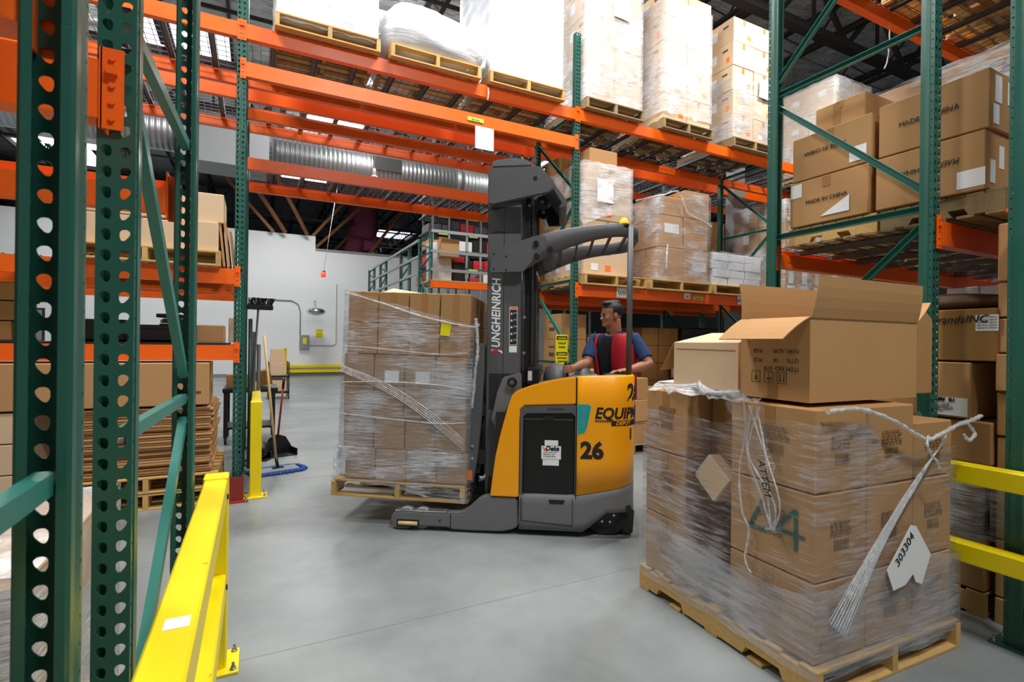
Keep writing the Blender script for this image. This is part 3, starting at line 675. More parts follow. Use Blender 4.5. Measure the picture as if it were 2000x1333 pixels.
rope([(4.95, 5.9, ZQ + 1.2), (5.0, 5.43, ZQ + 1.17), (5.3, 5.42, ZQ + 1.25), (5.5, 5.42, ZQ + .98), (5.8, 5.42, ZQ + .9), (5.98, 5.43, ZQ + .84)], .014, 'twisted film edge round the brown cartons beside the guard pole', seed=3)
rope([(5.12, 5.42, ZQ + .5), (5.08, 5.40, ZQ + .3), (5.1, 5.41, ZQ + .14)], .012, 'short film tail hanging on the lower brown carton', seed=4)
# silver packages
rnd = random.Random(5)
for k in range(4):
    for i in range(3):
        for j in range(2):
            ox = 0 if k % 2 else -.03
            b_ = carton(6.05 + i * .36 + ox, 5.47 + j * .5, ZQ + k * .122, .35, .49, .12, '%s layer %s %s silver white package on the middle level' % (tiername(k, 4), 'back' if j else 'front', colname(i, 3)), 'silver white packages', M_white_box, (), rnd.uniform(-.03, .03), False, 'wrapped_package', 'package')
film(6.02, 7.15, 5.45, 6.47, ZQ, ZQ + .5, 'clear wrap round the silver white packages', M_wrap, 17)
carton(6.62, 6.0, ZQ + .492, .3, .4, .1, 'small brown and white box lying on the silver packages', None, M_cardlt, [('shipping_label', 'F', .6, .5, .12, .06, M_paper)])
# far right bay, middle level
pallet(7.62, 5.42, ZM, 'pallet behind the tall right frame, far right bay', 'pallets on the middle level', w=1.1)
load(7.66, 5.46, ZQ, 3, 2, 4, .34, .5, .37, 'of the labelled load behind the tall right frame', M_card, lambda i, j, k: [('shipping_label', 'F', .5, .62, .13, .2, M_paper), ('white_strip', 'F', .5, .2, .2, .05, M_paper)] if j == 0 else [('shipping_label', 'L', .5, .62, .13, .2, M_paper)])
film(7.65, 8.7, 5.45, 6.47, ZQ, ZQ + 1.5, 'clear wrap round the labelled load behind the tall right frame', M_wrap, 18)
pallet(9.0, 5.42, ZM, 'second pallet in the far right bay', 'pallets on the middle level', w=1.1)
load(9.05, 5.46, ZQ, 2, 2, 3, .5, .5, .36, 'of the wrapped load in the far right bay', M_cardlt, lambda i, j, k: [('shipping_label', 'F', .5, .6, .16, .1, M_paper)])
film(9.04, 10.06, 5.45, 6.47, ZQ, ZQ + 1.1, 'clear wrap round the load in the far right bay', M_wrap, 19)
# rear rack behind: darker loads
for i, (x, w, nz, zz, mm) in enumerate([(3.9, .5, 3, ZQ, M_card), (5.2, .5, 3, ZQ, M_carddk), (6.32, .5, 4, ZQ, M_card), (7.7, .36, 4, ZQ, M_card), (9.0, .5, 3, ZQ, M_cardlt)]):
    nm_ = ['first', 'second', 'third', 'fourth', 'fifth'][i]
    pallet(x - .02, 6.95, ZM, '%s pallet from the left on the rear rack middle level' % nm_, 'pallets of the rear rack', w=1.02, m=M_woodold, d=1.0)
    load(x, 6.98, zz, 2 if w > .4 else 3, 1, nz, w, .9, .36, 'of the %s load on the rear rack' % nm_, mm, lambda a, b_, c_: [('shipping_label', 'F', .5, .6, .12, .14, M_paper)])

# ---- floor level of the main rack, right of the tunnel
def fl(x, y, nx, ny, nz, w, d, h, desc, m=None, base=.14, pal=True, **kw):
    if pal: pallet(x - .02, y - .03, 0, 'pallet on the floor under the ' + desc, 'pallets on the floor', w=max(.6, round(nx * w + .04, 2)), m=M_woodold, d=round(ny * d + .06, 2))
    load(x, y, base, nx, ny, nz, w, d, h, 'of the ' + desc, m, **kw)
fl(3.74, 6.0, 1, 1, 5, .44, .46, .355, 'narrow stack behind the mast window', M_card, feats=lambda i, j, k: [('printed_mark', 'L', .5, .4, .14, .05, M_printbrown), ('printed_mark', 'L', .5, .7, .16, .02, M_printbrown)])
fl(4.3, 6.35, 2, 1, 5, .42, .5, .3, 'brown stack left of the driver', M_carddk)
fl(5.22, 6.05, 3, 1, 6, .33, .5, .27, 'brown stack right of the driver', M_carddk)
fl(6.35, 6.15, 2, 1, 4, .42, .5, .27, 'low brown stack under the middle beam', M_carddk)
fl(4.35, 5.52, 1, 1, 3, .55, .55, .3, 'short stack beside the caution sign', M_card)
pallet(4.95, 5.15, 0, 'floor pallet right of the driver', 'pallets on the floor', w=1.0, m=M_woodold)
load(5.0, 5.2, .14, 2, 1, 2, .46, .5, .3, 'of the low floor load right of the driver', M_cardlt, lambda i, j, k: [('shipping_label', 'F', .5, .5, .2, .14, M_paper)])
film(4.98, 5.94, 5.18, 5.75, .14, .9, 'clear wrap round the low floor load right of the driver', M_wrap, 21)
pallet(4.98, 5.2, .76, 'pallet lying on the low floor load right of the driver', 'pallets on the floor', w=.95, d=.6, m=M_woodold)
for k in range(5):
    o = MB().box(-.28, .28, -.2, .2, -.006, .006).build('paper_sheet', M_paper); o.location = (5.45, 5.5, .915 + k * .016); o.rotation_euler = (0, 0, .1 * k); tag(o, 'white printed sheet in the pile right of the driver', 'paper', 'printed sheets right of the driver')
carton(5.66, 5.5, 1.0, .34, .4, .3, 'single light box with a red mark right of the driver', None, M_cardlt, [('red_mark', 'F', .7, .5, .06, .12, M_redink)])
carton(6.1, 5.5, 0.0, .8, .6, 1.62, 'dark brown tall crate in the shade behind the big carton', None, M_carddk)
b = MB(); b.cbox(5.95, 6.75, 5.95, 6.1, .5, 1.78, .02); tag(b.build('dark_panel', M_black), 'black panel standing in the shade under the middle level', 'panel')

# ---- near right rack: shelf boxes marked MADE IN CHINA (Z 2.24)
ZS = 2.248
pallet(3.62, 1.93, ZS, 'stained pallet under the left MADE IN CHINA boxes', 'pallets on the near right shelf', w=1.1, d=.62, m=M_wood)
pallet(3.62, 1.29, ZS, 'worn pallet end sticking out at the right of the shelf', 'pallets on the near right shelf', w=1.1, d=.62, m=M_woodold)
bx = []
WX = .62
specs = [('M1', 1.975, 2.39, .56, .335, 'lower left MADE IN CHINA box with a torn white sticker'), ('M2', 1.955, 2.727, .56, .325, 'upper left MADE IN CHINA box with the lettering upside down'),
         ('M3', 1.365, 2.39, .57, .335, 'lower right MADE IN CHINA box with a white sheet low down'), ('M4', 1.35, 2.727, .57, .335, 'upper right MADE IN CHINA box with two white labels on its end')]
for id_, y, z, d, h, lb in specs:
    f = []
    if id_ == 'M1': f = [('shipping_label', 'L', .90, .80, .085, .10, M_paper)]
    if id_ == 'M2': f = [('shipping_label', 'L', .16, .25, .11, .10, M_paper)]
    if id_ == 'M3': f = [('shipping_label', 'L', .12, .22, .13, .10, M_paper), ('shipping_label', 'F', .13, .32, .06, .13, M_paper), ('shipping_label', 'F', .30, .6, .06, .13, M_paper)]
    if id_ == 'M4': f = [('shipping_label', 'F', .16, .68, .08, .15, M_paper), ('shipping_label', 'F', .12, .25, .07, .11, M_paper), ('printed_label', 'F', .42, .68, .10, .13, M_paper)]
    t = carton(3.60, y, z, WX, d, h, lb, None, M_card, f, 0, 'x'); bx.append(t)
    if id_ == 'M1':
        text('MADE IN CHINA', .040, M_ink, t, (-.0015, .43, .155), (0, -1, 0), (0, 0, 1)); b = MB(); b.prism([(.10, .045), (.30, .045), (.10, .155)], -.002, -.0005, lambda u, v, t_: (t_, u + .02, v)); b.build('torn_sticker', M_paper, t)
    if id_ == 'M2': text('MADE IN CHINA', .040, M_ink, t, (-.0015, .17, .20), (0, 1, 0), (0, 0, -1))
    if id_ == 'M3': text('MADE IN CHINA', .040, M_ink, t, (-.0015, .12, .21), (0, 1, 0), (0, 0, -1))
    if id_ == 'M4': text('MADE IN CHINA', .042, M_ink, t, (-.0015, .45, .16), (0, -1, 0), (0, 0, 1)); text('Kpja', .08, M_ink, t, (.225, -.002, .22), (1, 0, 0), (0, 0, 1), bold=.003)
carton(3.75, 2.08, 3.055, .5, .36, .23, 'small taped brown box on the upper left MADE IN CHINA box', None, M_card, [('tape', 'L', .55, .5, .05, .2, M_tape)])
# deeper on the same shelf
pallet(4.36, 1.5, ZS, 'pallet deep on the near right shelf', 'pallets on the near right shelf', w=1.0, d=1.1)
load(4.38, 1.52, ZS + .14, 2, 2, 3, .48, .5, .37, 'of the wrapped load behind the MADE IN CHINA boxes', M_card, lambda i, j, k: [('shipping_label', 'L', .6, .55, .13, .14, M_paper), ('shipping_label', 'L', .25, .5, .1, .12, M_paper)] if k == 2 else [], rows=lambda i, j, k: i == 0 or k == 2)
lt = text('Abr', .17, M_ink, None, (4.372, 1.72, 3.29), (0, -1, 0), (0, 0, 1), shear=.2); tag(lt, 'dark letters Abr printed on the wrapped load at the upper right', 'lettering')
film(4.37, 5.36, 1.51, 2.53, ZS + .2, ZS + 1.26, 'shiny wrap round the load behind the MADE IN CHINA boxes', M_wrap, 22)
pallet(5.5, 1.5, ZS, 'second pallet deep on the near right shelf', 'pallets on the near right shelf', w=1.0, d=1.1)
load(5.54, 1.52, ZS + .14, 2, 2, 4, .46, .5, .37, 'of the white wrapped stack far along the near right shelf', M_cardlt, rows=lambda i, j, k: i == 0 or k == 3)
film(5.53, 6.47, 1.51, 2.53, ZS + .2, ZS + 1.62, 'milky wrap round the stack far along the near right shelf', M_wrap_milky, 23)
# top level of the near right rack, seen from below
for x in (3.75, 4.9, 6.0): pallet(x, 1.56, 4.518, 'pallet on the top deck of the near right rack', 'pallets on the top deck of the near right rack', w=1.02, d=1.04)
for i, x in enumerate((3.78, 4.93, 6.03)): load(x, 1.6, 4.66, 1, 1, 2, .94, .96, .5, 'on the %s pallet above the near right rack' % ['first', 'second', 'third'][i], M_cardlt)

# ---- near right rack, floor level, seen between the two right posts
X0 = 3.63
pallet(X0, 1.36, 0, 'pallet on the floor behind the yellow rail at the right', 'pallets on the floor', w=1.1, d=.8, m=M_wood)
pallet(X0 + .01, .62, 0, 'stamped pallet on the floor at the right edge', 'pallets on the floor', w=1.1, d=.7, m=M_wood)
carton(X0, 1.36, .145, .7, .7, .30, 'taped brown box lowest behind the lower yellow rail', None, M_card)
carton(X0, 1.39, .452, .7, .66, .335, 'dark box under shiny film behind the yellow rails', None, M_carddk)
film(X0, X0 + .7, 1.385, 2.05, .42, .84, 'crinkled shiny film round the dark box behind the yellow rails', M_wrap, 31, .02)
carton(X0 + .01, 1.34, .85, .7, .6, .24, 'flat brown box above the shiny film behind the yellow rails', None, M_card)
t = carton(X0 - .005, 1.43, 1.098, .6, .55, .325, 'brown box with a large printed shipping label', None, M_card, [('shipping_label', 'L', .20, .2, .19, .105, M_paper)])
text('ASU  B1', .03, M_ink, t, (-.0025, .175, .095), (0, -1, 0), (0, 0, 1), bold=.001); text('090C103', .02, M_ink, t, (-.0025, .2, .1), (0, -1, 0), (0, 0, 1), bold=.0006)
for k in range(4): text(['5  65 57  /  12 0 982', 'CARTON WEIGHT 14', 'STYLE 0021 COLOR 07', '2 OF 36 PCS'][k], .011, M_ink, t, (-.0025, .19, .075 - k * .013), (0, -1, 0), (0, 0, 1))
t = carton(X0, 1.32, 1.43, .9, .75, .30, 'wide brown box with dark lettering under the bag', None, M_carddk, [('printed_label', 'L', .06, .72, .10, .09, M_paper)])
text('esbrandsINC', .06, M_ink, t, (-.002, .36, .22), (0, -1, 0), (0, 0, 1), shear=.25)
for k in range(5): text('ITEM NO 0%d  CARTON' % (k + 3), .009, M_ink, t, (-.0025, .09, .245 - k * .015), (0, -1, 0), (0, 0, 1))
b = MB(); b.loft([[(X0 + .35 + cos(a) * r * .33, 1.7 + sin(a) * r * .4 * (1 + .05 * sin(5 * a)), z) for a in [2 * pi * i / 24 for i in range(24)]] for r, z in ((.9, 1.735), (1.03, 1.76), (1.0, 1.79), (.8, 1.82), (.4, 1.84))]); tag(b.build('plastic_bag', M_printbrown), 'crumpled dark brown bag lying on the wide lettered box', 'bag')
for k, (z, h) in enumerate([(.145, .31), (.46, .3), (.765, .255), (1.025, .24), (1.27, .205), (1.48, .19), (1.675, .19), (1.87, .32)]):
    carton(X0 + .02 - (.03 if k == 4 else 0), .86, z, .5, .47, h, '%s carton of the narrow column right of the lettered box' % ORD[k], 'cartons of the narrow column at the right edge', M_card, (), random.uniform(-.02, .02))
film(X0 + .01, X0 + .53, .855, 1.335, .44, .8, 'shiny film low round the narrow carton column at the right', M_wrap, 33, .02)
# printed white boxes far behind on the floor level
pallet(6.6, 1.6, 1.0, 'pallet under the printed white cartons at the right', None, w=1.0, d=1.0)
for j in range(4):
    for k in range(3):
        carton(6.05, 1.56 + j * .26, 1.2 + k * .30, .5, .25, .29, '%s row white carton with a black bottle picture' % ORD[k], 'white printed cartons at the far right', M_white_box, [('bottle_print', 'L', .5, .38, .05, .15, M_ink), ('blue_band', 'L', .5, .05, .22, .02, M_bluep)], 0, False)
carton(6.05, 1.56, 0, .5, 1.04, 1.19, 'plain brown crate under the printed white cartons', None, M_carddk)

# ---- left side, main rack
ZL = 2.178; ZK = ZL + .14
pallet(-1.45, 5.42, ZL, 'pallet under the light boxes on the left shelf', 'pallets on the left shelf', w=1.15)
for i, (x, y, z, w, d, h, lb) in enumerate([(-1.42, 5.47, ZK, .44, .5, .26, 'lower light box at the left of the left shelf load'), (-.95, 5.48, ZK, .3, .5, .25, 'narrow light box in the middle of the left shelf load'), (-.62, 5.46, ZK, .3, .55, .27, 'lower light box at the right of the left shelf load'),
        (-1.40, 5.47, ZK + .262, .5, .5, .17, 'flat light box topping the left shelf load'), (-.78, 5.5, ZK + .272, .5, .5, .27, 'big light box on the upper right of the left shelf load'), (-.95, 5.52, ZK + .27, .16, .4, .2, 'small light box wedged on the left shelf load')]):
    carton(x, y, z, w, d, h, lb, 'light boxes on the left shelf', M_cardlt, [('shipping_label', 'R', .3, .3, .12, .1, M_paper)] if i == 2 else ())
for i in range(3):
    b = MB(); b.cbox(-.01, .01, 0, .5, 0, .52 - .09 * i, .003); o = b.build('cardboard_sheet', M_card); o.location = (-.275 + .04 * i, 5.52, ZL + .012); o.rotation_euler = (0, -.10, 0); tag(o, 'tan sheet leaning at the right end of the left shelf, %s' % ['tallest, innermost', 'middle one', 'lowest, outermost'][i], 'cardboard', 'sheets leaning on the left shelf')
# things on the low beam left
b = MB(); b.box(-3.8, -.25, 5.55, 6.5, 1.452, 1.47); tag(b.build('steel_sheet', M_tdark), 'dark steel sheet lying on the low beam of the left bay', 'sheet')
for i, (x, w, h) in enumerate([(-1.55, .5, .2), (-1.0, .42, .16), (-.72, .14, .33)]):
    if i < 2: b = MB(); b.cbox(x, x + w, 5.7, 6.2, 1.472, 1.472 + h, .02); b.box(x - .01, x + w + .01, 5.69, 6.21, 1.472 + h * .8, 1.472 + h * .92); b.build('x', M_black); o = bpy.data.objects['x']; o.name = 'plastic_crate'; tag(o, ['wide black crate on the low left shelf', 'smaller black crate beside the wide one'][i], 'crate')
    else:
        for k in range(6): o = MB().cbox(-.09, .09, -.15, .15, 0, .035, .006).build('plastic_tray', M_black); o.location = (x, 5.9, 1.474 + k * .046); o.rotation_euler = (0, 0, .25 * sin(k * 2.1)); tag(o, 'black tray in the crooked stack on the low left shelf', 'tray', 'black trays in the crooked stack')
carton(-.52, 5.8, 1.474, .24, .3, .17, 'small brown box on the low shelf left of the tunnel', None, M_card)
carton(-.26, 6.1, 1.474, .1, .3, .26, 'slim light box behind the left tunnel post', None, M_cardlt)
for k in range(3): carton(-2.35 + .02 * k, 5.6, 1.474 + k * .165, .55, .5, .16, '%s flat brown box on the far left low shelf' % ORD[k], 'flat boxes on the far left low shelf', M_carddk)
# long cartons on the flats
carton(-2.0, 5.44, .905, 1.62, .52, .385, 'long brown carton lying on the stack of flat cardboard', None, M_card, [('printed_mark', 'R', .75, .25, .05, .04, M_printbrown), ('printed_mark', 'F', .93, .3, .10, .02, M_printbrown)])
carton(-3.7, 5.44, .905, 1.66, .52, .385, 'second long brown carton further left on the flats', None, M_card)
rnd = random.Random(11); n = 27
for k in range(n):
    o = obj('cardboard_sheet', cached('flat', lambda: (MB().cbox(0, 1.0, 0, .95, 0, .017, .002)).mesh('cardboard_sheet', M_card, True)), None, (-1.36 + rnd.uniform(-.012, .02), 5.47 + rnd.uniform(-.02, .02), .292 + k * .0222))
    o.rotation_euler = (rnd.uniform(-.004, .004), rnd.uniform(-.003, .003), rnd.uniform(-.01, .01)); tag(o, 'flattened carton in the tall pile under the long brown carton', 'cardboard', 'flattened cartons in the pile')
for k in range(2): pallet(-1.4, 5.42, .145 * k, ['lower', 'upper'][k] + ' pallet under the pile of flattened cartons', 'pallets under the flattened cartons', w=1.1, d=1.05)
for k in range(3):
    carton(-2.75, 5.45, .145 + k * .25, 1.1, .9, .245, '%s pale carton in the low stack left of the flats' % ORD[k], 'pale cartons left of the flats', M_cardlt)
    carton(-3.9 + .02, 5.45, .145 + k * .25, 1.08, .9, .245, '%s pale carton in the far left low stack' % ORD[k], 'pale cartons at the far left', M_cardlt)
pallet(-2.75, 5.44, 0, 'pallet under the pale cartons left of the flats', 'pallets on the floor', w=1.1, d=.95); pallet(-3.88, 5.44, 0, 'pallet under the far left pale cartons', 'pallets on the floor', w=1.1, d=.95)
# near left rack, floor level
pallet(-1.5, 1.62, 0, 'pallet under the wrapped load between the near green posts', 'pallets on the floor', w=1.02, d=.95)
load(-1.5, 1.66, .14, 2, 2, 3, .5, .44, .25, 'of the wrapped load between the near green posts', M_cardlt, rows=lambda i, j, k: i == 1 or j == 0 or k == 2)
film(-1.5, -.49, 1.655, 2.545, .02, .915, 'cloudy wrap round the load between the near green posts', M_wrap_milky, 41, .015, top=True)
carton(-1.3, .25, .0, .85, .8, .62, 'brown box at the bottom left corner, nearest the camera', None, M_card)
b = MB(); b.cbox(-1.2, -.52, .3, .98, .63, .80, .02); b.box(-1.22, -.50, .28, 1.0, .80, .83); tag(b.build('storage_bin', M_black), 'black bin with a yellow lid edge on the bottom left box', 'bin')
b = MB(); b.cbox(-1.21, -.51, .29, .99, .833, .86, .006); tag(b.build('bin_lid', M_yellow), 'yellow lid on the black bin at the bottom left', 'lid')
# ---------------------------------------------------------------- foreground wrapped pallet
FX, FY, FR = 2.125, 1.36, radians(-2.4)
FM = Matrix.Translation((FX, FY, 0)) @ Matrix.Rotation(FR, 4, 'Z')
def fpt(u, v, z): p = FM @ Vector((u, v, z)); return (p.x, p.y, p.z)
pallet(*fpt(-.02, -.03, 0), 'wooden pallet under the big wrapped load in the right foreground', None, w=1.08, d=1.16, rz=FR, m=M_wood)
def marks(seed, w, h, m=M_faint):
    """faint printed block: rows of bars and a barcode, as one printed mark"""
    r = random.Random(seed); b = MB(); y = h / 2
    for k in range(5):
        x = -w / 2
        while x < w / 2 - .02:
            l = r.uniform(.01, .03); b.box(x, min(x + l, w / 2), -.0008, 0, y - .008, y - .002); x += l + .008
        y -= .014
    x = -w / 3
    while x < w / 3: l = r.uniform(.0015, .004); b.box(x, x + l, -.0008, 0, -h / 2, y - .012); x += l + r.uniform(.004, .008)
    return b.mesh('printed_block', m)
PB = [marks(i, .15, .13) for i in range(4)]
def fbox(u, v, z, w, d, h, label, m=None, pL=None, pF=None, rz=0, **kw):
    t = carton(*fpt(u, v, z), w, d, h, label, 'cartons of the foreground load', m or M_card, (), FR + rz, **kw)
    if pF is not None: o = obj('printed_block', PB[pF], t, (w * .5, -.0003, h * .5)); o['kind'] = 'stuff'
    if pL is not None: o = obj('printed_block', PB[pL], t, (-.0003, d * .45, h * .55)); o.rotation_euler = (0, 0, -pi / 2); o['kind'] = 'stuff'
    return t
cols = [(0, .352), (.354, .352), (.708, .325)]; Z3 = [(.142, .345), (.490, .378), (.872, .362)]
for k, (z, h) in enumerate(Z3):
    for i, (u, w) in enumerate(cols):
        t = fbox(u, 0, z, w, .455, h if not (k == 2 and i == 2) else .27, '%s tier %s front carton of the foreground wrapped load' % (['bottom', 'middle', 'top'][k], colname(i, 3)), M_card, (k + 1) % 4 if i == 0 else None, (i + k) % 4)
        if (k, i) == (1, 0):
            # big green marker strokes, upside down 47
            for p, q in (((.09, .34), (.09, .16)), ((.09, .34), (.20, .23)), ((.20, .23), (.05, .23)), ((.26, .34), (.33, .20)), ((.33, .20), (.24, .20))):
                b = MB(); b.bar((-.001, p[0], p[1] - .05), (-.001, q[0], q[1] - .05), .002, .016, (0, 1, 0) if p[0] == q[0] else (0, 0, 1)); b.build('marker_stroke', M_greenink, t, True)
        if (k, i) in ((0, 0), (1, 2)): text('3', .05, M_redink, t, (.03, -.002, .06), (1, 0, 0), (0, 0, 1))
    if k < 2:
        for i in (1, 2): fbox(cols[i][0], .46, z, cols[i][1], .29, h, '%s tier recessed middle carton, %s' % (['bottom', 'middle'][k], ['', 'second in', 'third in'][i]), M_carddk)
    else: fbox(.16, .47, z, .5, .27, h * .96, 'dark recessed carton under the long closed carton', M_carddk)
    for i, (u, w) in enumerate(cols):
        t = fbox(u, .76, z, w, .35, h, '%s tier %s back carton of the foreground wrapped load' % (['bottom', 'middle', 'top'][k], colname(i, 3)), M_card, k if i == 0 else None)
        if i == 0 and k > 0: text('49', .07, M_redink, t, (-.002, .31, .12), (0, -1, 0), (0, 0, 1), label='red handwritten number')
carton(*fpt(.04, .60, .66), .20, .20, .17, 'small box stuck at an angle in the gap of the load', None, M_cardlt, (), FR, tape='y', tilt=(radians(36), radians(5), FR))
for i in range(3):
    b = MB(); b.loft([[(cos(a) * r * (.06 + .02 * i), sin(a) * r * .08 * (1 + .2 * sin(3 * a)), z + .01 * sin(4 * a)) for a in [2 * pi * q / 14 for q in range(14)]] for r, z in ((.7, 0), (1, .01), (.9, .025), (.3, .04))]); o = b.build('crumpled_cardboard', M_card_in); o.location = fpt(.10 + .04 * i, .52 + .08 * i, .142); tag(o, ['crumpled cardboard scrap at the front of the bottom gap', 'crumpled cardboard scrap in the middle of the bottom gap', 'crumpled cardboard scrap at the back of the bottom gap'][i], 'scrap', 'scraps in the bottom gap')
# films
f1 = film(-.004, 1.036, -.004, 1.112, .06, 1.2, 'clear stretch wrap hugging the foreground pallet load', M_wrap_thin, 51, .008, rz=FR, loc=(FX, FY, 0), topfn=lambda t: 1.17 - (.16 if .1 < t < .27 else 0) - (.06 if .7 < t < .9 else 0))
f2 = film(-.02, 1.052, -.02, 1.128, .10, .50, 'cloudy second layer of wrap round the bottom tier of the foreground load', M_wrap_haze, 52, .012, rz=FR, loc=(FX, FY, 0), topfn=lambda t: .47 + .05 * sin(t * 12))
def froping(pts, r, label, seed, **k): return rope([fpt(*p) for p in pts], r, label, seed=seed, **k)
tb = thing('film_bundle', 'diagonal bundle of stretched film across the front of the foreground load', 'plastic wrap')
for k in range(14):
    o_ = k * .0065; froping([(.04 + o_ * 1.2, -.035 - .004 * (k % 2), .34 - o_), (.33 + o_, -.038, .62), (.62 + o_ * .9, -.034, .86 + o_ * .3), (.93, -.03, 1.06 + o_ * .4)], .0016 + .0010 * (k % 3), None, 60 + k, parent=tb, m=M_wrap_rope)
froping([(.03, -.03, 1.23), (.20, -.035, 1.235), (.33, -.04, 1.21), (.48, -.05, 1.16), (.62, -.05, 1.10), (.72, -.05, 1.07), (.80, -.06, 1.09), (.92, -.07, 1.13), (1.02, -.08, 1.15), (1.10, -.09, 1.17)], .010, 'thick twisted film edge along the top front of the load', 71)
froping([(.70, -.06, 1.09), (.67, -.07, 1.05), (.70, -.075, 1.0), (.74, -.075, .97), (.77, -.07, .93)], .006, 'curly film tail hanging from the top front edge', 72)
froping([(.98, -.08, 1.14), (1.01, -.10, 1.09), (.96, -.10, 1.06), (.93, -.09, 1.09)], .008, 'film loop at the right end of the twisted edge', 73)
froping([(-.03, .35, 1.25), (-.035, .33, 1.10), (-.04, .36, .9), (-.045, .34, .72), (-.03, .31, .62), (-.03, .33, .48), (-.03, .29, .42)], .005, 'thin string of film dangling down the left face', 74)
# loose ribbon hanging over the left face, with handwriting
b = MB(); rr = random.Random(3); vs = []
for k in range(15):
    t_ = k / 14; z = 1.24 - .58 * t_; c_ = .34 - .17 * t_; hw = .10 - .06 * t_ + .012 * sin(k * 2)
    for q in range(7):
        s_ = q / 6 - .5; vs.append(fpt(-.035 - .018 * sin(q * 2.2 + k * .7) - .015 * abs(s_), c_ + s_ * 2 * hw, z + .01 * rr.random()))
b.add(vs, [(k * 7 + q, k * 7 + q + 1, (k + 1) * 7 + q + 1, (k + 1) * 7 + q) for k in range(14) for q in range(6)], True)
rb = b.build('film_ribbon', M_wrap); tag(rb, 'crumpled ribbon of film hanging down the left face with black handwriting', 'plastic wrap')
lt = text('ATTEM', .052, M_ink, rb, fpt(-.068, .235, .98), (.0, -.25, -1), (0, -.97, .25), shear=.2, label='black handwriting')
for k in range(4):
    froping([(-.05, .24 + .02 * k, 1.22), (-.055, .30 - .10 * (k % 2), 1.0), (-.05, .22 - .03 * k, .8), (-.045, .17, .66)], .004, None, 80 + k, parent=rb, m=M_wrap_rope)
# crumpled sheet of film on the top left of the load
b = MB(); vs = []
for i in range(17):
    for j in range(9):
        u, v = i / 16, j / 8; vs.append(fpt(-.02 + .22 * v + .03 * sin(i), .28 + .78 * u, 1.240 + .012 + .014 * sin(i * 1.9 + j) + .014 * rr.random() - .05 * max(0, .3 - v) * 2))
b.add(vs, [(i * 9 + j, i * 9 + j + 1, (i + 1) * 9 + j + 1, (i + 1) * 9 + j) for i in range(16) for j in range(8)], True)
tag(b.build('film_sheet', M_wrap_milky), 'crumpled loose film lying on top of the foreground load', 'plastic wrap')
for k in range(5): froping([(.0 + .03 * k, .95 - .05 * k, 1.262), (.03, .7, 1.27 + .008 * k), (.0, .5 + .03 * k, 1.25), (-.03, .35, 1.26 + .006 * k)], .007, ['first', 'second', 'third', 'fourth', 'fifth'][k] + ' film strand from the left edge on top of the load', 90 + k)
# torn white sheet under the film, front face
sh = thing('paper_sheet', 'torn white sheet with a handwritten number under the front film', 'paper')
b = MB(); b.prism([(.42, .50), (.60, .68), (.64, .67), (.76, .52), (.69, .39), (.64, .41), (.62, .45), (.56, .41), (.47, .40)], -.046, -.044, lambda u, v, t_: fpt(u, t_, v)); b.build('sheet', M_paper, sh)
text('303304', .058, M_ink, sh, fpt(.50, -.0475, .50), (.62, -.026, .62), (-.62, .026, .62), shear=.1, label='handwritten number')
